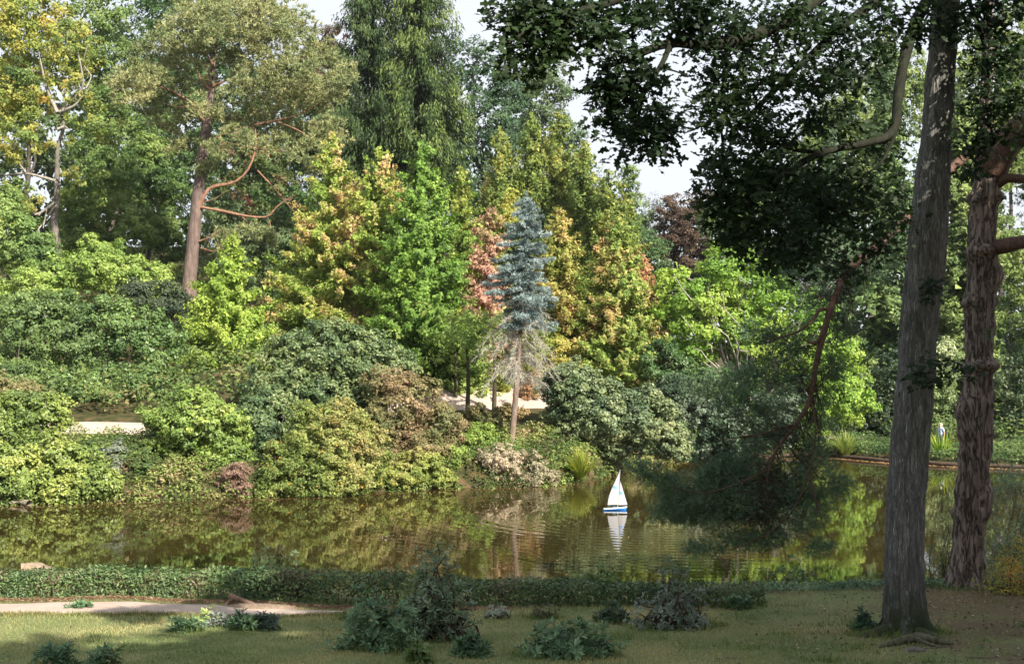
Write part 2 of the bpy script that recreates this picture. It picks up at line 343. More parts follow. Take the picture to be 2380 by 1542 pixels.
def tints(C, k, pal, pscale, jitter=.2, bias=None, leafmix=.12):
    t = pn(C, pscale) * .9 + .05 + rng.normal(size=len(C)) * .08
    if bias is not None: t = t + bias
    tt = t[k] + rng.normal(size=len(k)) * leafmix
    c = grad(pal, tt) * (1 + rng.normal(size=len(k)) * jitter)[:, None].clip(.4, 1.7)
    c = c * rng.normal(1, .08, size=(len(k), 1)); return c * .88 + c.mean(1, keepdims=True) * .15
def crown(root, C, N, R, pal, leaf, nper, mat=None, tpl='diamond', pscale=2.5, flat=.7, bias=None, name='crown', rel=None, leafmix=.12, accent=None, fill=9, infill=1.15):
    P, nn, k = clump_leaves(C, N, R, nper, flat); n0 = len(k)
    kf = np.repeat(np.arange(len(C)), fill); Pf = C[kf] - N[kf] * (R[kf] * infill)[:, None] + rng.normal(size=(len(kf), 3)) * (R[kf] * .5)[:, None]
    P = np.concatenate([P, Pf]); nn = np.concatenate([nn, N[kf] + rng.normal(size=Pf.shape) * .5]); k = np.concatenate([k, kf])
    col = tints(C, k, pal, pscale, bias=bias, leafmix=leafmix)
    if accent is not None:
        a = rng.random(len(k)) < accent[1]; col[a] = np.array(accent[0]) * rng.uniform(.7, 1.2, (a.sum(), 1))
    sz = leaf * rng.uniform(.65, 1.25, len(P)); sz[n0:] *= 2.0
    V, Fc, m = leaves(P, nn, sz, tpl)
    return mesh(name, V, Fc, mat or LEAF, root, np.repeat(col, m, 0), rel=rel)
GRP = 'trees on the far hillside'
def broad(name, label, cat, bx, d, lobes, pal, leaf=.17, rc=.55, dens=1.0, nper=75, tr=.22, bc=(.13, .11, .09), group=GRP, mat=None, accent=None, trunk_to=None, pscale=2.5, limbs=True, tpl='diamond', flat=.7, stems=1, leafmix=.12):
    if d < 76:      # keep every lobe standing on the slope or overhanging the water, not sunk in the bank
        L2 = []
        for lb in lobes:
            lb = list(lb) + [0] * (5 - len(lb))
            for _ in range(24):
                q = W(lb[0], lb[1] + lb[3] * .55, d + lb[4]); g_ = max(gz(q[0], q[1] - .3), .12)
                if q[2] >= g_ - .1 or d + lb[4] < ysh(q[0]) - .9: break
                lb[4] -= .25
            L2.append(lb)
        lobes = L2
    base = root_at(bx, d); root = thing(name, label, cat, base, group)
    C, N, R, E = lobe_clumps(lobes, d, rc, dens)
    crown(root, C, N, R, pal, leaf, nper, mat, tpl, pscale=pscale, rel=base, accent=accent, flat=flat, leafmix=leafmix)
    T = Tubes()
    top = trunk_to if trunk_to is not None else min(E, key=lambda e: abs(e[0][0] - base[0]) * .6 - e[0][2])[0]
    for s_ in range(stems):
        off = np.array([rng.normal() * .25, rng.normal() * .2, 0]) if stems > 1 else 0
        P = bez(base + off, top + (off * 3), 9, wob=.02); P[0] = base + off
        T.add(P, np.linspace(tr, tr * .25, 9) * (1 + .4 * np.exp(-np.arange(9) * 1.5)), 8)
    if limbs:
        for c0, Rr in E:
            q = P[rng.integers(3, 8)]
            if np.linalg.norm(c0 - q) > .8: T.add(bez(q, c0, 7, sag=-.08 * np.linalg.norm(c0 - q), wob=.04), np.linspace(tr * .42, tr * .1, 7), 5)
        for c0 in C[rng.choice(len(C), min(len(C), 26), replace=False)]:
            e = E[np.argmin([np.linalg.norm(c0 - q[0]) for q in E])][0]
            T.add(bez(e, c0, 5, wob=.06), np.linspace(tr * .16, tr * .05, 5), 4)
    T.build('trunk', bark(bc), root, rel=base)
    return root
def coned(name, label, cat, bx, topx, ytop, ybot, d, hw, pal, prof=.8, nb=90, rise=.35, droop=.12, leaf=.17, nper=42, rc=.42, tr=.16, bc=(.12, .10, .08), group=GRP,
          mat=None, bias_h=0., tipcol=None, accent=None, ybase=None, pscale=2.2, sub=2.2, inner=.3, flat=.6, belly=0., nbk=1., hk=1.):
    hw = hw * hk; nb = int(nb * nbk)
    base = root_at(bx, d); root = thing(name, label, cat, base, group)
    zt = W(topx, ytop, d); zb = W(topx + (bx - topx) * .5, ybot, d); R = M(hw, d)
    T = Tubes(); ax = poly([base, zb, zt], 12) if zb[2] > base[2] + .5 else poly([base, (base + zt) / 2, zt], 12)
    T.add(ax, np.linspace(tr, .02, 12), 8)
    Cs, Ns, Rs, Hs = [], [], [], []
    for i in range(nb):
        t = ((i + rng.random()) / nb) ** .8
        o = zt * (1 - t) + zb * t; az = rng.uniform(0, 2 * math.pi)
        if rng.random() < .62: az = -abs(((az + math.pi) % (2 * math.pi)) - math.pi)
        Lb = (R * (max(t, .004) ** prof) * (1 - belly * t * t) + .15) * rng.uniform(.6, 1.1) * (1.18 if rng.random() < .12 else 1); dr = np.array([math.cos(az), math.sin(az), 0])
        m = max(2, int(Lb / rc * sub)); s_ = np.linspace(inner, 1, m)
        P = o + dr * (s_ * Lb)[:, None]; P[:, 2] += rise * Lb * (s_ - (.8 if rise > .3 else 0)) - droop * Lb * s_ ** 2 * 2; P += rng.normal(size=P.shape) * rc * .22
        Cs.append(P); Ns.append(norm(np.tile(dr, (m, 1)) + np.array([0, 0, .5]))); Rs.append(rc * (1.15 - .65 * s_) * (.6 + .5 * min(1, t * 3))); Hs.append(np.full(m, 1 - t) * .6 + s_ * .4)
        if i % 2 == 0:
            q = np.linspace(0, 1, 5); B = o + dr * (q * Lb * .9)[:, None]; B[:, 2] += rise * Lb * (q * .9 - (.8 if rise > .3 else 0)) - droop * Lb * (q * .9) ** 2 * 2
            T.add(B, np.linspace(tr * .2, .012, 5), 4)
    # leader
    C = np.concatenate(Cs + [zt + np.array([[0, 0, .0], [0, 0, -.3], [0, 0, -.6]])]); N = np.concatenate(Ns + [np.tile([0, -.3, 1.], (3, 1))]); Rr = np.concatenate(Rs + [np.array([.12, .2, .28])])
    Hh = np.concatenate(Hs + [np.ones(3)])
    crown(root, C, N, Rr, pal, leaf, nper, mat, pscale=pscale, rel=base, bias=bias_h * (Hh - .55), accent=accent, flat=flat, leafmix=.2, fill=5)
    T.build('trunk', bark(bc), root, rel=base); return root
def needle_crown(root, C, N, R, pal, nper, L, wd, rel, name='crown', pscale=2.5, bias=None, down=0., mat=None):
    k = np.repeat(np.arange(len(C)), np.maximum(2, nper * (R / R.mean()) ** 2).astype(int)); n = len(k)
    u = norm(rng.normal(size=(n, 3)) + N[k] * .5); P = u * (R[k] * rng.random(n) ** .5)[:, None]; P[:, 2] *= .6; P += C[k]
    # each point carries a tuft of needles pointing out
    q = np.repeat(np.arange(n), 6); D = norm(N[k][q] * .5 + u[q] * .5 + rng.normal(size=(len(q), 3)) * .7 + np.array([0, 0, .25 - down]))
    V, Fc = needles(P[q], D, L * rng.uniform(.6, 1.2, len(q)), wd)
    col = tints(C, k[q], pal, pscale, bias=bias)
    return mesh(name, V, Fc, mat or NEEDLE, root, col, rel=rel)

# palettes (albedo)
DARK = [(.03, .075, .022), (.06, .125, .032), (.11, .19, .05)]
MID = [(.07, .13, .03), (.13, .21, .045), (.22, .29, .07)]
FRESH = [(.12, .20, .03), (.19, .28, .045), (.29, .36, .07)]
LIME = [(.15, .26, .02), (.26, .38, .035), (.38, .46, .06)]
GLD = [(.14, .22, .03), (.27, .31, .04), (.42, .34, .05)]
OLV = [(.08, .13, .025), (.13, .20, .03), (.19, .25, .04), (.29, .29, .05)]
PINEC = [(.15, .20, .075), (.25, .28, .10), (.38, .36, .15)]
RHO = [(.055, .11, .028), (.10, .18, .04), (.17, .26, .06)]
YRHO = [(.07, .13, .025), (.16, .24, .035), (.33, .36, .05)]
AZA = [(.13, .16, .05), (.24, .20, .08), (.36, .23, .14)]

# ================================================================== FAR TREES
# back row, hill top
broad('broadleaf_tree', 'tall golden yellow maple crown in the upper left corner, above the dying oak', 'tree', 60, 118, [(60, 60, 130, 110), (150, 130, 90, 70), (-40, 150, 90, 90), (10, 250, 90, 80)], GLD, rc=.8, leaf=.24, tr=.3)
broad('broadleaf_tree', 'very dark green slender tree between the golden maple and the spreading pine', 'tree', 250, 120, [(240, 40, 80, 110), (250, 200, 85, 120), (300, 330, 90, 110), (220, 380, 80, 90)], MID, rc=.8, leaf=.24, tr=.35)
broad('broadleaf_tree', 'dark green tree directly behind the spreading pine crown', 'tree', 560, 125, [(420, 330, 130, 160), (600, 420, 150, 170), (430, 120, 140, 150), (660, 300, 140, 140)], DARK, rc=.9, leaf=.26, tr=.35, nper=60)
broad('broadleaf_tree', 'mid green tree with pink autumn patches showing through the pine limbs', 'tree', 590, 112, [(580, 400, 90, 110), (640, 500, 110, 110), (560, 560, 100, 90)], [(.04, .09, .02), (.09, .14, .03), (.13, .16, .04), (.30, .08, .09)], rc=.7, leaf=.2)
broad('broadleaf_tree', 'purple brown tree top just left of the tall dark spruces', 'tree', 765, 130, [(762, 110, 46, 50), (740, 200, 70, 80), (770, 330, 70, 90)], [(.06, .03, .03), (.11, .05, .045), (.10, .10, .05)], rc=.6, leaf=.22)
broad('broadleaf_tree', 'dark bluish green round crowned tree right of the tall spruces, taller one', 'tree', 1120, 132, [(1100, 170, 70, 75), (1130, 290, 90, 100), (1080, 400, 90, 100), (1170, 210, 55, 60)], [(.03, .07, .035), (.05, .11, .045), (.09, .15, .06)], rc=.8, leaf=.24, tr=.35)
broad('broadleaf_tree', 'pale green tree standing out against the sky behind the yellowing hornbeams', 'tree', 1260, 138, [(1265, 190, 62, 52), (1230, 240, 55, 60), (1300, 225, 38, 30), (1270, 320, 80, 70), (1310, 300, 40, 40)], [(.05, .10, .04), (.10, .16, .06), (.16, .22, .08)], rc=.65, leaf=.22, dens=.9, nper=55)
broad('broadleaf_tree', 'small thin green tree on the skyline at the right end of the hornbeams', 'tree', 1470, 140, [(1462, 420, 26, 45), (1475, 500, 36, 60), (1455, 560, 50, 60)], MID, rc=.5, leaf=.2, nper=45)
broad('broadleaf_tree', 'bare pale grey twiggy treetop on the skyline beside the copper beech', 'tree', 1530, 150, [(1530, 480, 34, 28), (1510, 540, 46, 50)], [(.14, .16, .15), (.20, .22, .22), (.10, .14, .10)], rc=.6, leaf=.14, nper=30)
broad('copper_beech', 'dark copper brown beech on the skyline between the hornbeams and the oak leaves', 'tree', 1590, 140, [(1580, 500, 60, 45), (1640, 480, 40, 35), (1560, 560, 55, 45), (1625, 560, 70, 60), (1590, 630, 75, 50)], [(.045, .030, .020), (.085, .055, .035), (.15, .095, .055)], rc=.6, leaf=.22, tr=.4, bc=(.07, .055, .05))
broad('broadleaf_tree', 'dark green tree filling the dip below the copper beech', 'tree', 1530, 128, [(1500, 620, 60, 90), (1550, 700, 90, 80), (1640, 690, 90, 70)], DARK, rc=.8, leaf=.24)
# columnar hornbeams
for (cx, yt, yb, hw, lab, bi) in [
    (1165, 300, 720, 66, 'leftmost fastigiate hornbeam, olive green, just right of the bluish tree', -.1),
    (1235, 262, 720, 70, 'tallest fastigiate hornbeam with orange tinted flank, above the blue spruce', .22),
    (1300, 262, 700, 66, 'fastigiate hornbeam with an orange patch, second tallest of the row', .18),
    (1360, 330, 740, 66, 'olive fastigiate hornbeam above the orange sweetgums', .02),
    (1415, 395, 760, 60, 'lower olive green fastigiate hornbeam near the sky gap', -.05),
    (1452, 455, 780, 42, 'smallest fastigiate hornbeam at the right end of its row', -.1)]:
    coned('hornbeam_tree', lab, 'tree', cx, cx, yt, yb, 104 + rng.uniform(-2, 5), hw * 1.35, OLV, prof=.5, nb=160, rise=1.5, droop=.1, leaf=.2, rc=.52, nper=28, bias_h=.2, tr=.2, group='columnar hornbeams', sub=2.0, flat=1.7, accent=((.42, .32, .05), .015))
    o = COL.objects[-1]
# tall Norway spruces
for (cx, tx, yt, yb, hw, lab) in [(868, 866, -260, 420, 118, 'tall dark Norway spruce with drooping branches, left one of the pair'),
                                  (985, 975, -190, 440, 128, 'tall Norway spruce with brighter green drooping tips, right one of the pair')]:
    d = 108; base = root_at(cx, d); root = thing('norway_spruce', lab, 'tree', base, 'tall Norway spruces')
    T = Tubes(); zt = W(tx, yt, d); zb = W(cx, yb, d); T.add(poly([base, zb, zt], 12), np.linspace(.45, .05, 12), 8); R = M(hw, d)
    Cs, Rs, Ns, Bs = [], [], [], []
    for i in range(300):
        t = round(rng.random() ** .75 * 34) / 34 + rng.normal() * .004; t = min(max(t, .002), 1); o = zt * (1 - t) + zb * t; az = rng.uniform(0, 6.283)
        if rng.random() < .6: az = -abs(((az + math.pi) % 6.283) - math.pi)
        Lb = R * (.18 + .82 * t ** .6) * rng.uniform(.42, 1.14); dr = np.array([math.cos(az), math.sin(az), 0]); m = max(3, int(Lb / .42))
        s_ = np.linspace(.22, 1, m); P = o + dr * (s_ * Lb)[:, None]; P[:, 2] += -.55 * Lb * s_ + .42 * Lb * s_ ** 2.6 + rng.normal() * .1
        # pendulous curtains below the branch
        for hh in (0, .25, .6, 1.0):
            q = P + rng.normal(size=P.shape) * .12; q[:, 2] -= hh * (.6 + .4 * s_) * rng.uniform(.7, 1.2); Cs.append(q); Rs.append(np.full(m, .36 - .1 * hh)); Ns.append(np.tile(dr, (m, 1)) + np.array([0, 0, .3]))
            Bs.append(s_ * .9 - hh * .6 - .3)  # darker inward and down the curtains: interior shade put into the tint
        if i % 3 == 0: T.add(P[::max(1, m // 4)], .04, 4) if m > 4 else None
    C = np.concatenate(Cs); k = rng.random(len(C)) < .8
    C = C[k]; N = norm(np.concatenate(Ns)[k]); Rr = np.concatenate(Rs)[k]; bb = np.concatenate(Bs)[k]
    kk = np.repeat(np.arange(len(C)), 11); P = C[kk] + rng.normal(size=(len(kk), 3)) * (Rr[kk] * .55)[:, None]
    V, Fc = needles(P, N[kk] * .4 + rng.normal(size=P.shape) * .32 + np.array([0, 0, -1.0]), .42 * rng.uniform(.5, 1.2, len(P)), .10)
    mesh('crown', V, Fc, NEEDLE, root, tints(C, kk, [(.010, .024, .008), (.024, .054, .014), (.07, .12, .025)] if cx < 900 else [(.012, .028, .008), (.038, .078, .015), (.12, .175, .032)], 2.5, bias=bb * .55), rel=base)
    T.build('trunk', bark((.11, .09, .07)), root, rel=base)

# dying oak at left, bare limbs
broad('oak_tree', 'half dead oak with bare pale twisting limbs below the golden crown at far left', 'tree', 125, 98,
      [(60, 330, 70, 60), (210, 300, 60, 50), (130, 210, 80, 60), (30, 470, 70, 60), (205, 430, 60, 50), (40, 190, 60, 50), (175, 100, 70, 50)], [(.07, .13, .03), (.15, .23, .04), (.28, .30, .05), (.42, .26, .04)], rc=.5, dens=.42, leaf=.2, tr=.36, bc=(.24, .21, .18), nper=60, trunk_to=W(137, 240, 98), limbs=False)
rt = COL.objects[-1]
root = [o for o in COL.objects if o.name.startswith('oak_tree')][-1]; T = Tubes(); d = 97.3
for pts, r0 in [([(134, 262), (112, 215), (100, 170), (90, 120)], .15), ([(136, 262), (160, 235), (200, 205), (182, 130), (170, 60)], .14), ([(132, 300), (150, 292), (160, 300)], .1), ([(134, 262), (175, 245), (210, 200)], .12),
                ([(128, 470), (90, 500), (60, 495), (45, 520), (65, 545)], .12), ([(126, 480), (100, 520), (85, 535), (95, 560)], .08), ([(130, 420), (60, 400), (10, 408), (-20, 395)], .12), ([(60, 400), (30, 360), (35, 330)], .07),
                ([(200, 205), (215, 175), (190, 150), (205, 100)], .06), ([(100, 170), (60, 160), (20, 165)], .07), ([(182, 130), (150, 110), (160, 70)], .05), ([(90, 500), (110, 480), (100, 530)], .05)]:
    T.add(poly([W(a, b_, d + rng.uniform(-.6, .6)) for a, b_ in pts], 14), np.linspace(r0, .03, 14), 6)
T.build('bare_limbs', bark((.42, .38, .33), (.22, .2, .17)), root, rel=root.location)

# hillside oaks and small broadleaves at left
for bx, d, lobes, pal, lab in [
    (40, 92, [(30, 560, 90, 70), (-30, 500, 90, 80), (90, 620, 80, 60)], MID, 'bushy green oak at the left edge below the bare limbs'),
    (230, 104, [(220, 470, 90, 70), (300, 520, 80, 70), (180, 560, 70, 60), (260, 400, 70, 60)], MID, 'leafy green oak between the half dead oak and the pine trunk'),
    (350, 108, [(360, 450, 80, 70), (400, 540, 80, 70), (350, 370, 60, 60)], [(.04, .09, .02), (.09, .16, .03), (.18, .24, .05)], 'fresh green oak sprays just left of the pine trunk'),
    (120, 88, [(120, 650, 90, 55), (210, 620, 80, 50), (60, 700, 80, 50)], FRESH, 'sunlit bright green oak sapling thicket at middle left'),
    (300, 92, [(290, 640, 80, 50), (360, 660, 60, 50), (240, 590, 60, 40)], FRESH, 'bright green young oak with pale twigs left of the pine base'),
    (530, 98, [(560, 620, 60, 90), (530, 500, 55, 60), (620, 560, 60, 80)], [(.05, .09, .03), (.09, .14, .05), (.14, .19, .07)], 'dull green tree in the shade right of the pine trunk'),
    (680, 100, [(690, 520, 60, 90), (660, 620, 70, 90), (700, 680, 60, 60)], DARK, 'dark green tree in the gap behind the yellow sweetgum')]:
    broad('hillside_tree', lab, 'tree', bx, d, lobes, [tuple(1.2 * v for v in c_) for c_ in pal], bc=(.3, .28, .24), rc=.45, leaf=.18, tr=.2, nper=62)
broad('rhododendron_bush', 'big dark bluish green rhododendron bank above the left path, left part', 'shrub', 90, 73, [(60, 760, 110, 80), (150, 800, 90, 85), (10, 830, 80, 70), (120, 890, 90, 45), (70, 720, 70, 40), (30, 880, 70, 50), (180, 870, 70, 50), (120, 900, 110, 44, -3.5), (30, 890, 80, 50, -3)], [(.06, .11, .03), (.11, .18, .045), (.19, .27, .05)], rc=.42, leaf=.15, nper=62, mat=GLOSSY, group='rhododendrons on the far bank', tr=.1)
broad('rhododendron_bush', 'big dark bluish green rhododendron bank above the left path, right part', 'shrub', 280, 74, [(290, 780, 100, 90), (240, 730, 80, 50), (350, 850, 60, 60), (260, 870, 80, 48), (180, 710, 60, 40), (390, 790, 50, 50), (230, 905, 100, 42, -3.5), (330, 900, 70, 46, -3)], RHO, rc=.42, leaf=.15, nper=62, mat=GLOSSY, group='rhododendrons on the far bank', tr=.1)
broad('understorey_bush', 'grey green bush between the dark rhododendron bank and the pine base', 'shrub', 390, 86, [(380, 700, 60, 45), (440, 730, 50, 45), (330, 690, 50, 40)], [(.04, .07, .04), (.07, .10, .05), (.12, .15, .07)], rc=.4, leaf=.15)

# the big spreading Scots pine
d = 93; base = root_at(436, d); base[2] = W(436, 690, d)[2]
root = thing('scots_pine', 'spreading Scots pine with orange limbs and a leaning trunk on the hillside', 'tree', base)
T = Tubes()
ax = poly([W(x, y, d) for x, y in [(436, 700), (444, 610), (455, 500), (468, 380), (482, 280), (490, 200), (498, 90), (505, -30)]], 30)
T.add(ax, np.interp(np.linspace(0, 1, 30), [0, .1, .5, 1], [.58, .46, .35, .11]) * (1 + .05 * np.sin(np.arange(30) * 2.1)), 12)
T.build('trunk', bark((.24, .175, .15), (.10, .075, .065), scale=5, bump=.9), root, rel=base)
T = Tubes()
limbs = [([(458, 495), (478, 440), (500, 430), (545, 428), (580, 395), (598, 340), (592, 290)], .19), ([(598, 345), (550, 335), (520, 332)], .08), ([(598, 395), (640, 440), (670, 470), (690, 450), (700, 430)], .07),
         ([(462, 480), (520, 490), (560, 500), (625, 508), (640, 480), (680, 455)], .15), ([(590, 290), (640, 280), (700, 265), (760, 230)], .11), ([(500, 320), (540, 300), (600, 290)], .10),
         ([(480, 290), (450, 240), (400, 210), (340, 190), (300, 190)], .13), ([(492, 210), (470, 190), (450, 150), (440, 110)], .11), ([(492, 200), (530, 185), (560, 150), (600, 120)], .11), ([(495, 150), (470, 110), (430, 90)], .08),
         ([(498, 100), (540, 60), (580, 30)], .08), ([(640, 280), (690, 300), (740, 330), (790, 320)], .07), ([(530, 185), (590, 195), (650, 170), (730, 150)], .08), ([(625, 508), (630, 530), (625, 560)], .06), ([(470, 470), (500, 462), (530, 440)], .05),
         ([(462, 560), (490, 550), (520, 530)], .07), ([(466, 575), (500, 585), (515, 560)], .05), ([(640, 440), (690, 500), (740, 520)], .05), ([(500, 60), (470, 20), (430, -10)], .07), ([(600, 345), (640, 350), (680, 345)], .05),
         ([(560, 500), (590, 530), (600, 560)], .05), ([(450, 240), (420, 250), (380, 240)], .05)]
for pts, r0 in limbs:
    off = rng.uniform(-1.2, .6); T.add(poly([W(a, b_, d - .2 + off * (i / len(pts))) for i, (a, b_) in enumerate(pts)], 16), np.linspace(r0, r0 * .3, 16) * .82 * (1 + .1 * rng.normal(size=16)), 7)
T.build('limbs', bark((.38, .21, .13), (.20, .11, .075), scale=4), root, rel=base)
pads = [(560, 60, 120, 45), (650, 90, 90, 35), (480, 30, 90, 35), (420, 70, 70, 30), (380, 130, 60, 25), (330, 165, 60, 22), (300, 215, 50, 22), (400, 180, 60, 25), (450, 120, 60, 22),
        (540, 130, 80, 28), (640, 150, 90, 30), (720, 110, 60, 28), (740, 180, 70, 30), (700, 230, 80, 30), (780, 220, 45, 28), (770, 290, 50, 26), (700, 300, 70, 25), (620, 210, 70, 26), (560, 200, 50, 20),
        (430, 260, 60, 22), (370, 270, 50, 22), (480, 255, 45, 20), (520, 270, 60, 22), (600, 260, 50, 18), (640, 330, 50, 20), (720, 350, 50, 22), (560, 320, 40, 16), (450, 325, 60, 22), (500, 340, 40, 16), (520, 10, 120, 40), (620, 20, 90, 40), (690, 50, 60, 30), (340, 110, 40, 16),
        (415, 345, 35, 15), (800, 170, 30, 22), (600, 540, 50, 16), (520, 545, 35, 14), (570, 90, 60, 25), (480, 190, 40, 16), (760, 140, 50, 24), (310, 190, 60, 14), (680, 180, 60, 24), (380, 215, 60, 16), (780, 330, 40, 14), (740, 400, 40, 12), (480, 380, 30, 12)]
Cs, Ns, Rs = [], [], []
for px, py, rx, ry in pads:
    c0 = W(px, py, d + rng.uniform(-3.2, 2.2)); R = np.array([M(rx, d), M(rx, d) * .7, M(ry, d)]); n_ = int(R[0] * R[1] * 20) + 8
    R[2] *= 1.25; u = norm(rng.normal(size=(n_, 3))); rr = rng.random(n_) ** .4; q_ = c0 + u * R * rr[:, None]; q_[:, 2] += .45 * np.sin(q_[:, 0] * 2.1 + py) * np.sin(q_[:, 1] * 1.9 + px) + rng.normal(size=n_) * .12; Cs.append(q_); Ns.append(norm(u * .6 + np.array([0, -.15, .7]))); Rs.append(rng.uniform(.2, .48, n_))
C = np.concatenate(Cs); N = np.concatenate(Ns); R = np.concatenate(Rs); print('pine clumps', len(C))
needle_crown(root, C, N, R, PINEC, 10, .26, .06, base, name='foliage', pscale=3)

# sweetgums
SG = [(.15, .25, .03), (.22, .33, .04), (.31, .39, .05), (.42, .40, .08), (.54, .33, .16)]
gum = dict(leaf=.135, rc=.34, nper=25, rise=.75, droop=.10, sub=1.6, inner=.3, nbk=1.55, hk=1.27, flat=.95, group='young sweetgums along the hillside path')
coned('sweetgum_tree', 'lime green young sweetgum standing alone in front of the leaning pine', 'tree', 520, 542, 540, 905, 79, 165, LIME, nb=120, bias_h=.2, prof=.85, belly=.2, **gum)
coned('sweetgum_tree', 'yellow and orange sweetgum with a pinkish red tip, leftmost of the tall row', 'tree', 770, 772, 305, 800, 86, 150, SG, nb=190, bias_h=.45, prof=.8, **gum)
coned('sweetgum_tree', 'yellow green sweetgum with scattered pink leaves, second of the tall row', 'tree', 856, 882, 342, 830, 84, 125, SG, nb=170, bias_h=.2, prof=.55, **gum)
coned('sweetgum_tree', 'pure bright green sweetgum in the middle of the tall row', 'tree', 965, 985, 325, 900, 80, 122, [(.09, .18, .02), (.15, .28, .03), (.25, .38, .05)], nb=190, bias_h=.25, prof=.6, **gum)
coned('sweetgum_tree', 'yellowish sweetgum half hidden behind the pure green one', 'tree', 1075, 1072, 385, 820, 90, 85, [(.10, .20, .02), (.22, .30, .035), (.38, .34, .05)], nb=110, prof=.6, **gum)
coned('sweetgum_tree', 'slim lime and yellow treetop left of the blue spruce tip', 'tree', 1180, 1185, 430, 700, 92, 45, [(.14, .24, .02), (.28, .34, .035), (.42, .34, .05)], nb=60, prof=.5, **gum)
coned('sweetgum_tree', 'pinkish red sweetgum right behind the blue spruce', 'tree', 1150, 1136, 480, 880, 84, 78, [(.36, .30, .12), (.46, .29, .17), (.50, .26, .20)], nb=110, prof=.5, **gum)
coned('sweetgum_tree', 'orange yellow sweetgum showing right of the blue spruce', 'tree', 1300, 1300, 480, 850, 85, 85, [(.18, .25, .035), (.34, .34, .06), (.44, .30, .09)], nb=120, bias_h=.3, prof=.55, **gum)
coned('sweetgum_tree', 'broad orange tipped sweetgum right of the blue spruce, greener at its foot', 'tree', 1410, 1440, 500, 880, 84, 118, [(.13, .22, .03), (.21, .31, .04), (.33, .34, .07), (.45, .28, .11)], nb=180, bias_h=.45, prof=.62, belly=.1, **gum)
coned('sweetgum_tree', 'small red leaved spire at the right side of the orange tipped sweetgum', 'tree', 1495, 1495, 590, 760, 85.5, 26, [(.44, .26, .10), (.48, .18, .12)], nb=40, prof=.5, **gum)
coned('sweetgum_tree', 'green and yellow sapling behind the path, left of the spruce trunk', 'tree', 1085, 1085, 720, 930, 78, 62, FRESH, nb=60, prof=.5, **gum)
broad('sweetgum_tree', 'low red leaved young sweetgum beside the path behind the spruce trunk', 'tree', 1225, 77, [(1228, 915, 22, 22), (1240, 880, 18, 16)], [(.24, .20, .05), (.34, .16, .09)], rc=.25, leaf=.14, tr=.05, nper=40, group=gum['group'])
broad('sweetgum_tree', 'yellow green bushy young tree between the spruce trunk and the big rhododendron', 'tree', 1255, 78, [(1245, 820, 40, 45), (1280, 800, 40, 40), (1170, 880, 26, 26)], [(.10, .18, .02), (.24, .29, .03), (.40, .32, .05)], rc=.35, leaf=.15, tr=.06, group=gum['group'])

# thin path side trunks
for px, d, yt, lab in [(1058, 76.0, 800, 'thin dark trunk standing at the edge of the sandy path, left one'), (1086, 71.5, 800, 'thin dark trunk below the sandy path edge, right one'), (1148, 74, 780, 'thin trunk at the right end of the sandy clearing')]:
    base = root_at(px, d); root = thing('young_tree', lab, 'tree', base, 'thin stemmed young trees by the path'); T = Tubes()
    T.add(poly([base, W(px + 3, (yt + 930) / 2, d), W(px - 2, yt, d)], 9), np.linspace(.13, .06, 9), 8); T.build('trunk', bark((.10, .09, .05)), root, rel=base)
    c0 = W(px, yt, d); C = c0 + rng.normal(size=(26, 3)) * np.array([1.3, 1.0, .8]) + np.array([0, 0, .7]); crown(root, C, norm(C - c0), np.full(26, .4), FRESH, .15, 34, rel=base)

# maple, right of centre
broad('maple_tree', 'large bright lime green maple with pale inner branches right of the sweetgums', 'tree', 1720, 84,
      [(1690, 630, 80, 65), (1600, 700, 90, 70), (1760, 670, 90, 60), (1850, 740, 90, 75), (1660, 760, 110, 80), (1780, 800, 110, 80), (1920, 830, 80, 75), (1960, 920, 70, 65), (1590, 800, 70, 60), (1700, 590, 40, 30), (1900, 960, 80, 50), (1560, 640, 40, 30)],
      [(.10, .22, .02), (.20, .34, .03), (.33, .44, .055)], rc=.45, leaf=.19, tr=.28, bc=(.40, .36, .32), nper=48, dens=.85, group=None, pscale=3)
root = [o for o in COL.objects if o.name.startswith('maple_tree')][-1]; T = Tubes(); b0 = W(1730, 930, 84)
for _ in range(46):
    e = W(rng.uniform(1560, 1960), rng.uniform(620, 860), 84 + rng.uniform(-3.6, 1)); T.add(bez(b0 + rng.normal(size=3) * .2, e, 8, sag=-.3, wob=.03), np.linspace(.09, .025, 8), 5)
T.build('limbs', bark((.46, .42, .37), (.26, .24, .2)), root, rel=root.location)

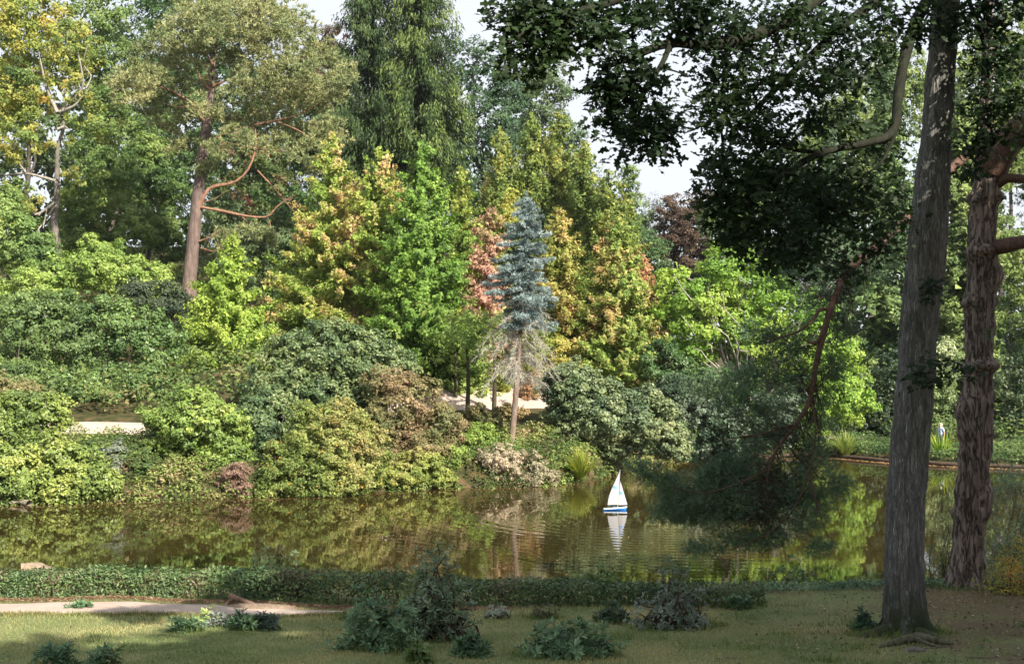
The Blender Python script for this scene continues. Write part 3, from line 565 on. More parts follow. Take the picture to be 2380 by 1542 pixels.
# right hand background
for nm, bx, tx, yt, yb, d, hw, pal, lab in [
    ('conifer_tree', 2060, 2060, 60, 1000, 100, 130, [(.035, .075, .025), (.08, .14, .035), (.15, .22, .05)], 'dark drooping conifer behind the right side of the lime maple'),
    ('conifer_tree', 2230, 2230, 120, 1000, 104, 120, [(.055, .10, .025), (.12, .18, .04), (.22, .29, .06)], 'lighter green conifer seen between the two big trunks'),
    ('conifer_tree', 1930, 1930, 300, 900, 112, 110, [(.03, .07, .03), (.06, .11, .05), (.10, .16, .06)], 'bluish green conifer above the lime maple')]:
    coned(nm, lab, 'tree', bx, tx, yt, yb, d, hw, pal, prof=.6, nb=150, rise=-.1, droop=.22, leaf=.28, rc=.6, nper=26, tr=.35, bias_h=0, group='conifers beyond the right bank', mat=NEEDLE, sub=2, inner=.2)
for bx, d, lobes, pal, lab in [
    (1800, 118, [(1780, 520, 110, 110), (1880, 470, 110, 110), (1740, 440, 70, 70), (1680, 520, 60, 70), (1850, 600, 120, 80)], [(.05, .09, .025), (.11, .17, .04), (.20, .27, .08)], 'dark leafy tree behind the hanging oak branch, right of the sky gap'),
    (2000, 116, [(1990, 300, 110, 120), (2080, 200, 90, 100), (1960, 420, 90, 80), (1900, 340, 70, 70)], [(.07, .12, .025), (.15, .22, .045), (.30, .36, .10)], 'sunlit green tree seen through the oak branches left of the oak trunk'),
    (2300, 118, [(2300, 180, 90, 130), (2370, 330, 100, 120), (2260, 420, 80, 100), (2390, 80, 90, 110)], [(.07, .12, .025), (.15, .22, .045), (.30, .36, .10)], 'sunlit pale green tree behind the pine at the right edge'),
    (2350, 96, [(2350, 600, 90, 100), (2390, 760, 80, 90), (2330, 720, 50, 60)], [(.08, .14, .03), (.16, .23, .05), (.28, .34, .09)], 'green tree at the right edge beyond the pine trunk'),
    (2200, 92, [(2200, 960, 40, 60), (2150, 900, 60, 60), (2200, 840, 40, 60), (2230, 1000, 40, 40), (2180, 1000, 50, 50)], [(.10, .16, .04), (.20, .27, .09), (.36, .40, .18)], 'silvery sunlit bush behind the walking person'),
    (2350, 90, [(2360, 900, 80, 80), (2340, 980, 70, 50)], [(.02, .05, .02), (.05, .09, .03), (.10, .14, .05)], 'dark rhododendron on the right bank beyond the pine trunk'),
    (2060, 90, [(2030, 960, 60, 60), (2080, 880, 60, 80), (2060, 1000, 60, 40), (1980, 1000, 60, 30)], [(.015, .035, .015), (.03, .06, .022), (.06, .09, .03)], 'black green yew like bush left of the big oak trunk on the far bank')]:
    broad('broadleaf_tree' if d > 95 else 'bank_bush', lab, 'tree' if d > 95 else 'shrub', bx, d, lobes, pal, rc=.6 if d > 95 else .4, leaf=.22 if d > 95 else .16, tr=.25 if d > 95 else .1, nper=48, mat=GLOSSY if d < 95 else None, group=GRP if d > 95 else 'bushes on the right bank')
broad('rhododendron_bush', 'dark rhododendron with silvery sunlit underside leaves at the water edge below the maple', 'shrub', 1660, 79, [(1640, 960, 90, 60), (1720, 1000, 80, 50), (1600, 1000, 70, 55), (1680, 1040, 80, 28), (1570, 930, 60, 60), (1800, 960, 70, 60), (1780, 1020, 60, 30)], [(.03, .065, .03), (.06, .10, .05), (.16, .20, .13)], rc=.4, leaf=.17, nper=50, mat=GLOSSY, group='rhododendrons on the far bank')
broad('rhododendron_bush', 'shadowy dark green bush under the right flank of the maple', 'shrub', 1560, 82, [(1540, 850, 60, 60), (1600, 880, 60, 50), (1700, 900, 90, 40)], DARK, rc=.45, leaf=.17, mat=GLOSSY, group='rhododendrons on the far bank')

# ---- far bank shrubs in front
g = 'rhododendrons on the far bank'
RR = dict(rc=.33, leaf=.145, dens=1.55, nper=60, mat=GLOSSY, group=g, tr=.08, tpl='diamond', pscale=1.6, stems=3)
broad('rhododendron_bush', 'large domed grey green rhododendron behind the russet azalea', 'shrub', 760, 69, [(775, 820, 130, 76), (690, 885, 110, 96), (850, 870, 105, 84), (640, 965, 80, 90), (905, 850, 64, 54), (760, 930, 115, 95), (600, 1000, 50, 70), (630, 1040, 40, 50)], [(.035, .075, .028), (.075, .13, .045), (.14, .20, .065), (.22, .26, .08)], **RR)
broad('rhododendron_bush', 'round yellow green rhododendron with bare lower stems below the left path', 'shrub', 440, 62.5, [(460, 985, 105, 78), (520, 1040, 62, 55), (390, 1010, 55, 45), (440, 930, 60, 30), (360, 965, 42, 22), (360, 1038, 34, 14), (540, 980, 40, 40)], [(.08, .15, .025), (.16, .25, .035), (.29, .36, .055)], **RR)
broad('rhododendron_bush', 'wide yellow green rhododendron at the left edge of the far shore', 'shrub', 60, 60.5, [(40, 1010, 100, 60), (110, 960, 70, 45), (20, 1080, 90, 60), (120, 1070, 80, 70), (190, 1095, 70, 62), (150, 1135, 80, 36), (-20, 960, 70, 60), (60, 930, 50, 24), (50, 1130, 110, 40), (230, 1120, 50, 40)], [(.09, .15, .03), (.18, .25, .04), (.32, .36, .06)], **RR)
broad('azalea_bush', 'brownish pale azalea at the top of the far left thicket', 'shrub', 60, 66, [(50, 910, 60, 26), (90, 935, 60, 30), (0, 900, 40, 30)], [(.13, .17, .05), (.24, .22, .08), (.30, .26, .11)], rc=.3, leaf=.12, group='azaleas on the far shore')
broad('azalea_bush', 'russet pink tinged azalea slope right of the domed rhododendron', 'shrub', 960, 66.5, [(950, 930, 90, 62), (1010, 985, 80, 62), (900, 980, 75, 65), (1055, 1010, 38, 34), (960, 1040, 80, 40), (900, 890, 60, 44), (1000, 1050, 60, 34)], AZA, rc=.3, leaf=.115, nper=60, tr=.05, group='azaleas on the far shore', pscale=1.8)
broad('azalea_bush', 'yellow green azalea mound bulging over the water in the middle of the shore', 'shrub', 760, 62.3, [(760, 1050, 110, 95), (690, 1100, 80, 62), (840, 1080, 64, 68), (660, 1040, 40, 34), (790, 985, 80, 55), (640, 1128, 40, 34), (720, 970, 56, 40), (780, 1125, 90, 42), (860, 1040, 40, 60)], [(.09, .15, .03), (.16, .22, .04), (.25, .29, .06), (.32, .28, .09)], rc=.3, leaf=.115, nper=62, tr=.06, group='azaleas on the far shore', accent=((.5, .32, .06), .025))
broad('azalea_bush', 'pale pinkish grey azalea drooping to the water below the spruce trunk', 'shrub', 1205, 65.4, [(1200, 1085, 70, 42), (1255, 1108, 46, 32), (1155, 1060, 46, 32)], [(.26, .25, .14), (.38, .32, .20), (.46, .36, .25)], rc=.24, leaf=.10, nper=60, tr=.04, group='azaleas on the far shore')
broad('azalea_bush', 'small dry pinkish brown shrub at the water edge right of the round rhododendron', 'shrub', 540, 60.5, [(545, 1095, 36, 26), (520, 1120, 30, 20), (565, 1130, 24, 22)], [(.16, .12, .07), (.28, .17, .12), (.30, .22, .14)], rc=.2, leaf=.09, nper=46, tr=.03, group='azaleas on the far shore')
broad('bank_shrub', 'grey leaved shrub between the two yellow green rhododendrons at left', 'shrub', 270, 61.3, [(270, 1060, 32, 36), (262, 1095, 24, 20)], [(.14, .18, .12), (.24, .27, .20)], rc=.2, leaf=.11, group='small shrubs at the far water edge', tr=.03)
broad('bank_shrub', 'dark clipped green shrub behind the grey leaved shrub, below the left path', 'shrub', 285, 63.5, [(250, 1035, 60, 22), (320, 1045, 40, 30), (330, 1085, 34, 24)], [(.04, .08, .02), (.08, .13, .03), (.13, .18, .04)], rc=.25, leaf=.11, group='small shrubs at the far water edge', tr=.03)
broad('bank_shrub', 'yellow green leafy shrub at the water edge left of the pink azalea', 'shrub', 970, 65, [(970, 1085, 66, 40), (930, 1108, 44, 32), (1015, 1108, 42, 28), (990, 1055, 36, 24)], [(.14, .20, .035), (.28, .32, .05), (.36, .27, .12)], rc=.22, leaf=.12, group='small shrubs at the far water edge', tr=.03)
broad('bank_shrub', 'bright green leafy shrub in front of the russet azalea', 'shrub', 1080, 67.5, [(1085, 1030, 50, 36), (1050, 1060, 40, 30), (1120, 1010, 34, 30)], [(.10, .18, .03), (.20, .30, .04), (.32, .38, .06)], rc=.24, leaf=.12, group='small shrubs at the far water edge', tr=.03)
broad('bank_shrub', 'dull green brown shrub left of the spruce trunk, below the clearing', 'shrub', 1140, 70, [(1140, 985, 40, 26), (1110, 960, 28, 20), (1185, 955, 40, 16)], [(.10, .13, .035), (.18, .19, .06), (.30, .2, .08)], rc=.24, leaf=.12, group='small shrubs at the far water edge', tr=.03)
broad('rhododendron_bush', 'large domed dark rhododendron right of the blue spruce, overhanging the lake', 'shrub', 1410, 71, [(1330, 900, 72, 66), (1400, 960, 100, 78), (1480, 970, 90, 70), (1540, 1010, 58, 50), (1340, 980, 70, 56), (1430, 1030, 90, 36), (1570, 1045, 40, 32)], [(.04, .08, .035), (.09, .14, .055), (.18, .23, .09), (.28, .31, .12)], **RR)

# ---- blue spruce
d = 68.5; base = W(1187, 1045, d); root = thing('blue_spruce', 'slim blue spruce with dead grey lower branches on a bare trunk at the shore', 'tree', base)
T = Tubes(); axp = [W(x, y, d) for x, y in [(1187, 1050), (1198, 930), (1208, 800), (1214, 680), (1219, 560), (1223, 455)]]
ax = poly(axp, 24); T.add(ax, np.interp(np.linspace(0, 1, 24), [0, .04, .5, 1], [.23, .165, .11, .02]), 10)
def axat(y): return np.array([np.interp(y, [455, 560, 680, 800, 930, 1050], [1223, 1219, 1214, 1208, 1198, 1187]), y])
Cs, Ns, Rs = [], [], []
tier_y = np.concatenate([np.arange(466, 540, 10), np.arange(540, 745, 17)])
for ty in tier_y:
    t = (ty - 455) / 280
    for _ in range(7 if t < .3 else 10):
        az = rng.uniform(0, 6.283); L_ = M(np.interp(t, [0, .1, .35, .6, 1], [8, 28, 60, 80, 92]) * rng.uniform(.45, 1.15), d)
        right = math.cos(az) > 0; L_ *= 1.0 if right or ty < 690 else .5
        o = W(*axat(ty + rng.uniform(-4, 4)), d); dr = np.array([math.cos(az), math.sin(az), 0]); m = max(2, int(L_ / .13)); s_ = np.linspace(.12, 1, m)
        P = o + dr * (s_ * L_)[:, None]; dd = .30 + .25 * t; P[:, 2] += -dd * L_ * s_ + .28 * L_ * s_ ** 2.2
        T.add(P[::max(1, m // 5)] if m > 5 else P, .022, 4)
        side = np.cross(dr, [0, 0, 1]); wd_ = .38 * L_ * np.sin(np.pi * np.clip(s_, .05, .95)) * .6 + .05
        for q in range(3):
            Q_ = P + side * (rng.uniform(-1, 1, m) * wd_)[:, None]; Q_[:, 2] -= rng.uniform(0, .08, m); Cs.append(Q_); Ns.append(np.tile(dr, (m, 1)) + np.array([0, 0, .35])); Rs.append(np.full(m, .13))
C = np.concatenate(Cs + [np.array([W(1223, y, d) for y in np.arange(447, 470, 3)])]); N = norm(np.concatenate(Ns + [np.tile([0, 0, 1.], (8, 1))]))
k = np.repeat(np.arange(len(C)), 15); P = C[k] + rng.normal(size=(len(k), 3)) * .045
V, Fc = needles(P, N[k] * .35 + rng.normal(size=P.shape) * .6 + np.array([0, 0, .2]), .13 * rng.uniform(.6, 1.2, len(P)), .04)
mesh('crown', V, Fc, NEEDLE, root, tints(C, k, [(.065, .105, .10), (.155, .23, .22), (.38, .47, .46)], .8), rel=base)
T.build('trunk', bark((.30, .22, .18), (.16, .12, .09), scale=9), root, rel=base)
T = Tubes(); NP, ND, = [], []
for ty in np.arange(695, 885, 8):
    for _ in range(4):
        az = rng.uniform(0, 6.283); L_ = M(rng.uniform(45, 105) * np.interp(ty, [695, 760, 830, 890], [.7, 1, 1, .55]), d)
        if ty > 850 and math.cos(az) < 0: L_ *= .5
        L_ *= 1.1
        o = W(*axat(ty), d); dr = np.array([math.cos(az), math.sin(az), 0]); s_ = np.linspace(0, 1, 9); P = o + dr * (s_ * L_)[:, None]; P[:, 2] += .12 * L_ * s_ - .85 * L_ * s_ ** 2 * rng.uniform(.4, 1.1)
        T.add(P, np.linspace(.02, .006, 9), 4)
        k = rng.integers(2, 9, 100); a = P[k - 1]; b_ = P[k]; q = a + (b_ - a) * rng.random((100, 1)); NP.append(q); ND.append(dr * .6 + rng.normal(size=(100, 3)) * .55 + np.array([0, 0, -.55]))
NP = np.concatenate(NP); ND = np.concatenate(ND); V, Fc = needles(NP, ND, .42 * rng.uniform(.3, 1.2, len(NP)), .017)
ob = mesh('dead_branches', V, Fc, NEEDLE, root, np.array([.44, .42, .35]) * rng.uniform(.6, 1.15, (len(Fc), 1)), rel=base)
T.build('dead_limbs', bark((.30, .27, .22)), root, rel=base)

# ---- ground cover on the far side
def cover(name, label, N0, xr, sr, pal, leaf, rc, nper, mask=None, hz=.25, up=.7, mat=None):
    x = rng.uniform(*xr, N0); s_ = sr[0] + (sr[1] - sr[0]) * rng.random(N0) ** 1.3; y = ysh(x) + s_
    m = np.abs(x) < y * .40 + 1
    if mask is not None: m &= mask(x, y, s_)
    x, y = x[m], y[m]; C = np.stack([x, y, ground(x, y) + hz * rng.uniform(.3, 1.3, len(x))], 1); Nn = np.tile([0, -.3, 1.], (len(x), 1))
    P, nn, k = clump_leaves(C, norm(Nn), rc * rng.uniform(.6, 1.4, len(C)), nper, .8); col = tints(C, k, pal, 3)
    V, Fc, q = leaves(P, nn, leaf * rng.uniform(.6, 1.3, len(P))); o = mesh(name, V, Fc, mat or LEAF, None, np.repeat(col, q, 0))
    return tag(o, label, name.replace('_', ' '), kind='stuff')
offpath = lambda x, y, s_: (y < plo(x) - .2) | (y > phi(x) + .3)
cover('undergrowth', 'shady green undergrowth covering the hillside between the tree trunks', 6500, (-36, 42), (9, 60), [(.04, .08, .02), (.08, .14, .03), (.15, .21, .045), (.20, .18, .06)], .24, .8, 14, lambda x, y, s_: ((y < plo(x) - .6) | (y > phi(x) + .9)) , .9)
cover('bank_plants', 'low mixed weeds and small leafy plants along the far water edge', 3600, (-27, 12), (-.8, 5.5), [(.20, .13, .07), (.05, .10, .022), (.10, .17, .03), (.18, .25, .045), (.24, .27, .06), (.38, .28, .14)], .13, .34, 22, offpath, .3)
cover('groundcover', 'low dark green cover plants along the right hand bank', 1700, (11, 36), (.3, 9), [(.03, .07, .018), (.07, .13, .03), (.15, .22, .05)], .15, .36, 20, None, .3)
# trimmed russet growth on the right bank
broad('bank_shrub', 'reddish and green low shrub at the right edge of the far bank', 'shrub', 2350, 80, [(2350, 1050, 40, 20), (2310, 1055, 26, 16), (2390, 1045, 30, 18)], [(.10, .16, .04), (.22, .25, .07), (.34, .20, .10)], rc=.25, leaf=.11, group='small shrubs at the far water edge', tr=.03)
# woodland far behind
Cs, Ns, Rs = [], [], []
for cx, cy, rx, ry, dd in [(-100, 430, 250, 200, 135), (150, 480, 250, 200, 136), (-150, 200, 250, 300, 150), (150, 300, 250, 300, 150), (450, 250, 250, 330, 152), (750, 380, 200, 250, 155), (1000, 420, 200, 260, 158), (1250, 520, 180, 220, 160), (1450, 650, 150, 90, 165),
                           (1650, 660, 160, 110, 165), (1850, 560, 170, 260, 160), (2050, 450, 200, 330, 158), (2300, 480, 200, 330, 156), (2500, 300, 250, 400, 150), (1700, 850, 200, 160, 130), (2100, 850, 300, 200, 128), (2400, 850, 250, 200, 124)]:
    C_, N_, R_, _ = lobe_clumps([(cx, cy, rx, ry)], dd, 1.3, 1.0); m = C_[:, 1] < dd + 6; m &= rng.random(len(m)) < .6; Cs.append(C_[m]); Ns.append(N_[m]); Rs.append(R_[m])
C = np.concatenate(Cs); N = np.concatenate(Ns); R = np.concatenate(Rs)
P, nn, k = clump_leaves(C, N, R, 40); V, Fc, q = leaves(P, nn, .6 * rng.uniform(.6, 1.3, len(P)))
tag(mesh('far_woodland', V, Fc, LEAF, None, np.repeat(tints(C, k, [(.03, .065, .02), (.06, .11, .03), (.12, .17, .05)], 9), q, 0)), 'dark green woodland closing the view behind all the trees', 'woodland', kind='stuff')

# ferns, sedges, iris
def fern(px, py, d, n, L_, label):
    base = W(px, py, d); root = thing('fern', label, 'fern', base, 'green ferns right of the spruce trunk'); Vs, Fs, cols = [], [], []; off = 0
    for i in range(n):
        az = rng.uniform(0, 6.283); dr = np.array([math.cos(az), math.sin(az), 0]); l = L_ * rng.uniform(.7, 1.1); s_ = np.linspace(.12, 1, 16)
        P = base + dr * (s_ * l * .8)[:, None]; P[:, 2] += l * (1.0 * s_ - .75 * s_ ** 2); side = np.cross(dr, [0, 0, 1]); wd_ = l * .24 * np.sin(np.pi * np.clip(s_, .08, 1) ** .7) + .01
        for sg in (-1, 1):
            V, Fc = needles(P, side * sg + dr * .35 + np.array([0, 0, -.1]), wd_ * 1.2, .055); Vs.append(V); Fs.append(Fc + off); off += len(V); cols.append(np.tile(np.array([.10, .22, .03]) * rng.uniform(.7, 1.5), (len(Fc), 1)))
    mesh('fronds', np.concatenate(Vs), np.concatenate(Fs), LEAF, root, np.concatenate(cols), rel=base)
for px, py, d, lab in [(1215, 1055, 69, 'arching fern just right of the spruce trunk base'), (1260, 1075, 68, 'fern between the spruce trunk and the sedge tussock'), (1290, 1060, 69.5, 'fern behind the sedge tussock'), (1310, 1095, 67, 'fern at the foot of the sedge tussock, nearest the water')]:
    fern(px, py, d, 20, 1.0, lab)
def tussock(name, px, py, d, n, L_, pal, label, cat, wd_=.022, spread=.9, group=None):
    base = W(px, py, d); root = thing(name, label, cat, base, group); Vs, cols = [], []; az = rng.uniform(0, 6.283, n); dr = np.stack([np.cos(az), np.sin(az), 0 * az], 1); l = L_ * rng.uniform(.5, 1.1, n); sp = rng.uniform(.1, spread, n)
    s_ = np.linspace(0, 1, 5); side = np.cross(dr, [0, 0, 1]); b0 = base + dr * .1 * rng.random((n, 1)) * L_
    P = b0[:, None] + dr[:, None] * (s_[None] * (l * sp)[:, None])[..., None]; P[..., 2] += (l[:, None] * (s_[None] * 1.05 - sp[:, None] * .65 * s_[None] ** 2.2))
    ww = wd_ * (1 - s_ ** 2 * .9); A = P + side[:, None] * ww[None, :, None]; B = P - side[:, None] * ww[None, :, None]
    V = np.stack([A, B], 2).reshape(-1, 3); o = (np.arange(n) * 10)[:, None, None]; q = np.arange(4)[None, :, None] * 2 + np.array([0, 1, 3, 2])[None, None]
    Fc = (o + q).reshape(-1, 4); c = grad(pal, rng.random(n)) * rng.uniform(.7, 1.2, (n, 1)); mesh('blades', V, Fc, BLADE, root, np.repeat(c, 4, 0), rel=base); return root
SED = [(.14, .22, .03), (.28, .34, .05), (.42, .36, .10)]
tussock('sedge_tussock', 1350, 1110, 66.5, 420, 1.5, SED, 'arching yellow green sedge tussock at the tip of the planted bank', 'sedge')
tussock('sedge_tussock', 1100, 1130, 65.2, 220, 1.2, [(.12, .18, .03), (.24, .26, .05), (.34, .24, .10)], 'thin grassy tussock at the water edge left of the pale azalea', 'sedge')
tussock('sedge_tussock', 1965, 1060, 81, 420, 1.7, [(.16, .24, .04), (.26, .34, .08), (.34, .36, .14)], 'pale green sedge tussock on the far bank left of the oak trunk', 'sedge')
tussock('iris_clump', 2190, 1070, 78.5, 90, 1.9, [(.12, .22, .03), (.20, .32, .04), (.40, .40, .06)], 'upright green iris blades growing below the walking person', 'iris', wd_=.035, spread=.5)
tussock('iris_clump', 110, 1150, 59.0, 60, 1.0, [(.14, .24, .05), (.22, .32, .09)], 'small clump of iris blades at the water edge at far left', 'iris', wd_=.03, spread=.7)
# timber edging, mud line and floating leaves on the right
xq = np.arange(11.5, 45, .5); T = Tubes()
T.add(np.stack([xq, ysh(xq) - .55, np.full(len(xq), .10) + .02 * np.sin(xq * 2)], 1), .13, 6)
tag(T.build('timber_edging', bark((.12, .085, .06))), 'dark timber log edging along the far right bank', 'edging')
n_ = 2600; x = rng.uniform(11, 34, n_); y = ysh(x) - .72 - np.abs(rng.normal(size=n_)) * .55; keep = y > ysh(x) - 2.4; x, y = x[keep], y[keep]
P = np.stack([x, y, np.full(len(x), .012)], 1); V, Fc, q = leaves(P, np.tile([0, 0, 1.], (len(P), 1)) + rng.normal(size=P.shape) * .12, .13 * rng.uniform(.5, 1.2, len(P)))
n2 = 2600; x = rng.uniform(-26, 26, n2); y = rng.uniform(36, 74, n2); k = (y < ysh(x) - 1) & (pn(np.stack([x, y, x * 0], 1), 8) > .5); x, y = x[k], y[k]
P2 = np.stack([x, y, np.full(len(x), .012)], 1); V2, F2, _ = leaves(P2, np.tile([0, 0, 1.], (len(P2), 1)) + rng.normal(size=P2.shape) * .15, .07 * rng.uniform(.5, 1.3, len(P2)))
n3 = 1300; x = rng.uniform(-24, 10, n3); y = ysh(x) - .9 - np.abs(rng.normal(size=n3)) * .7; P3 = np.stack([x, y, np.full(n3, .012)], 1); V3, F3, _ = leaves(P3, np.tile([0, 0, 1.], (n3, 1)) + rng.normal(size=P3.shape) * .12, .07 * rng.uniform(.5, 1.3, n3))
Va = np.concatenate([V, V2, V3]); Fa = np.concatenate([Fc, F2 + len(V), F3 + len(V) + len(V2)])
tag(mesh('floating_leaves', Va, Fa, LEAF, None, grad([(.16, .09, .05), (.34, .20, .12), (.45, .34, .12)], rng.random(len(Fa)))), 'fallen brown and yellow leaves floating on the lake', 'floating leaves', kind='stuff')

# ================================================================== NEAR BANK
def rosettes(C, A, Lf, nl, tilt=.45, aspect=.9, colors=None, pal=None, ps=.6):
    """whorls of lance leaves: C centres, A axes"""
    A = norm(A); n = len(C); k = np.repeat(np.arange(n), nl); m = len(k)
    ref = norm(np.cross(A, rng.normal(size=A.shape))); r2 = np.cross(A, ref); a = rng.uniform(0, 6.283, m)
    rad = ref[k] * np.cos(a)[:, None] + r2[k] * np.sin(a)[:, None]
    D = norm(rad + A[k] * rng.normal(tilt, .3, m)[:, None]); Nn = norm(A[k] - D * (A[k] * D).sum(1, keepdims=True) + rng.normal(size=(m, 3)) * .12)
    V, Fc, q = leaves(C[k] + D * .01, Nn, Lf * rng.uniform(.6, 1.15, m), 'lance', T=D, aspect=aspect)
    return V, Fc, np.repeat(tints(C, k, pal, ps), q, 0)
DKR = [(.06, .13, .055), (.11, .21, .085), (.20, .31, .14)]
GRY = [(.12, .17, .11), (.16, .20, .15), (.25, .28, .23)]
SHB = []
def shrub(name, label, px, pyb, d, wpx, hpx, nros, pal=DKR, Lf=.13, nl=10, open_=0., group='low shrubs on the near lawn', aspect=.9, cat='shrub'):
    base = W(px, pyb, d); base[2] = gz(base[0], d) - .02; root = thing(name, label, cat, base, group)
    rx, hz = M(wpx, d) / 2, M(hpx, d); SHB.append((base[0], d, rx)); u = norm(rng.normal(size=(nros, 3)) + np.array([0, -.3, .3])); u[:, 2] = np.abs(u[:, 2]); wob = 1 + .22 * np.sin(u[:, 0] * 5 + px) * np.cos(u[:, 2] * 4 + px * .3)
    r = rng.random(nros) ** (.25 if not open_ else .5); C = base + u * np.array([rx, rx * .75, hz]) * (r * wob)[:, None] * rng.uniform(.72, 1.16, (nros, 1))
    C[:, 2] += .03; A = u * .6 + np.array([0, -.1, .7]) + rng.normal(size=u.shape) * .25
    V, Fc, c = rosettes(C, A, Lf, nl, aspect=aspect, pal=pal); mesh('foliage', V, Fc, GLOSSY, root, c, rel=base)
    T = Tubes()
    for i in rng.choice(nros, min(nros, 60 if open_ else 24), replace=False):
        T.add(bez(base + rng.normal(size=3) * np.array([.08, .06, 0]) * (1 + open_ * 3), C[i], 6, sag=-.05, wob=.05), np.linspace(.012, .004, 6) * (1 + open_), 4)
    tag(T.build('stems', bark((.14, .10, .07)), root, rel=base), kind='stuff' if open_ else None); return root
shrub('laurel_shrub', 'dense dark green shrub mass at the left foot of the tall open bush', 880, 1528, 22.6, 190, 125, 300)
shrub('laurel_shrub', 'tall open straggly bush with dark twigs and sky glinting leaves, before the hedge', 1010, 1505, 24.0, 185, 235, 420, pal=[(.06, .11, .05), (.15, .22, .11), (.27, .33, .19)], open_=1., Lf=.12, nl=8)
shrub('laurel_shrub', 'dark green leafy top of the bush peering over the hedge left of the open bush', 975, 1405, 28.2, 110, 100, 100, pal=MID)
shrub('laurel_shrub', 'spreading low dark shrub at the bottom of the picture below the lake centre', 1315, 1525, 22.4, 240, 80, 210)
shrub('laurel_shrub', 'small round dark shrub between the open bush and the spreading low one', 1095, 1522, 22.3, 85, 42, 60)
shrub('laurel_shrub', 'small dark tuft, leftmost on the sunlit lawn edge', 432, 1460, 25.0, 76, 32, 55)
shrub('laurel_shrub', 'greyish small shrub with a pale lime sprout, right of the leftmost tuft', 500, 1450, 25.6, 60, 34, 45, pal=GRY, Lf=.09)
shrub('laurel_shrub', 'pale lime green sprout rising behind the greyish small shrub', 480, 1432, 26.3, 34, 30, 16, pal=[(.25, .36, .06), (.40, .48, .12)], Lf=.10)
shrub('laurel_shrub', 'dark green pointed tuft with an upright shoot beside the silvery one', 565, 1457, 25.2, 66, 38, 50)
shrub('laurel_shrub', 'silvery dark low tuft, rightmost of the four beside the path', 620, 1455, 25.3, 62, 32, 48, pal=[(.07, .12, .08), (.13, .18, .13)])
shrub('laurel_shrub', 'flat dark green plant overlapping the sandy path at left', 188, 1420, 27.9, 68, 16, 34, Lf=.10)
shrub('laurel_shrub', 'bright green leafy sprigs poking up at the bottom left corner', 130, 1560, 20.8, 110, 50, 34, pal=[(.05, .13, .06), (.09, .19, .08)], Lf=.17, aspect=.7)
shrub('laurel_shrub', 'thin green sprigs poking up at the bottom, right of the corner sprigs', 245, 1560, 20.8, 60, 44, 14, pal=[(.05, .13, .06), (.09, .19, .08)], Lf=.16, aspect=.7)
shrub('laurel_shrub', 'grey green open bush with many thin stems in front of the sparkling water', 1570, 1450, 25.6, 210, 140, 330, pal=[(.08, .12, .08), (.15, .20, .14), (.25, .29, .24)], open_=1., Lf=.10, nl=8)
shrub('laurel_shrub', 'fresh green leafy bush behind the hedge left of the grey green bush', 1395, 1392, 31.0, 110, 60, 90, pal=MID)
shrub('laurel_shrub', 'low green shrub against the hedge left of the grey green bush', 1425, 1440, 26.2, 80, 36, 50, pal=[(.04, .08, .035), (.08, .14, .06)])
shrub('laurel_shrub', 'compact dark rounded shrub on the bank right of the grey green bush', 1718, 1402, 28.4, 60, 28, 46)
shrub('laurel_shrub', 'small silvery white leaved shrub catching the sun in front of the hedge', 1155, 1440, 26.6, 58, 28, 55, pal=[(.30, .33, .24), (.46, .48, .38)], Lf=.08)
shrub('laurel_shrub', 'sparse sprigs with brown leaves between the silvery shrub and the hedge', 1268, 1445, 26.5, 70, 36, 26, pal=[(.08, .12, .04), (.20, .15, .08)], Lf=.09)
shrub('laurel_shrub', 'low pale green plant against the shaded hedge base left of the open bush', 830, 1447, 26.8, 80, 30, 55, pal=MID, Lf=.09)
shrub('laurel_shrub', 'green bushy top standing above the hedge at left of centre', 600, 1385, 29.8, 110, 72, 120, pal=[(.04, .085, .035), (.08, .15, .06), (.14, .21, .1)], Lf=.10)
shrub('laurel_shrub', 'pointed green shoots above the hedge with reddish stalks beside them', 690, 1380, 30.2, 60, 72, 44, pal=[(.05, .10, .04), (.10, .16, .08)], Lf=.12, open_=1.)
shrub('laurel_shrub', 'leafy green plant at the left foot of the oak trunk', 2010, 1450, 24.8, 62, 40, 36, pal=[(.035, .085, .04), (.06, .13, .06)])
shrub('laurel_shrub', 'green seedling plant by the bank edge under the hanging pine bough', 1840, 1392, 31.4, 190, 90, 130, pal=[(.05, .11, .03), (.10, .18, .05)], open_=1., Lf=.12)
shrub('laurel_shrub', 'tiny dark plant at the bottom edge below the open bush', 975, 1552, 21.4, 60, 50, 22, pal=MID, Lf=.14)
# right hand willow like and orange shrubs
def airy(name, label, lobes, d, bx, pal, leaf, n, group=None):
    base = root_at(bx, d); root = thing(name, label, 'shrub', base, group); C, N, R, E = lobe_clumps(lobes, d, .28, 1.3, face=.6)
    k = np.repeat(np.arange(len(C)), n); P = C[k] + rng.normal(size=(len(k), 3)) * .17; D = N[k] * .4 + rng.normal(size=P.shape) * .5 + np.array([0, 0, .6])
    V, Fc, q = leaves(P, rng.normal(size=P.shape) + np.array([0, -.5, .8]), leaf * rng.uniform(.6, 1.2, len(P)), 'lance', T=D, aspect=.8)
    mesh('foliage', V, Fc, LEAF, root, np.repeat(tints(C, k, pal, .9), q, 0), rel=base)
    T = Tubes()
    for c in C[rng.choice(len(C), min(40, len(C)), replace=False)]: T.add(bez(base + rng.normal(size=3) * [.2, .1, 0], c, 7, sag=-.1, wob=.03), np.linspace(.02, .005, 7), 4)
    tag(T.build('stems', bark((.13, .10, .08)), root, rel=base), kind='stuff')
airy('willow_bush', 'blue green willowy bush right of the pine trunk at the water edge', [(2340, 1230, 70, 100), (2390, 1150, 60, 80), (2330, 1310, 60, 60), (2400, 1290, 60, 70)], 33.5, 2345, [(.08, .13, .075), (.15, .21, .12), (.26, .33, .22)], .10, 70)
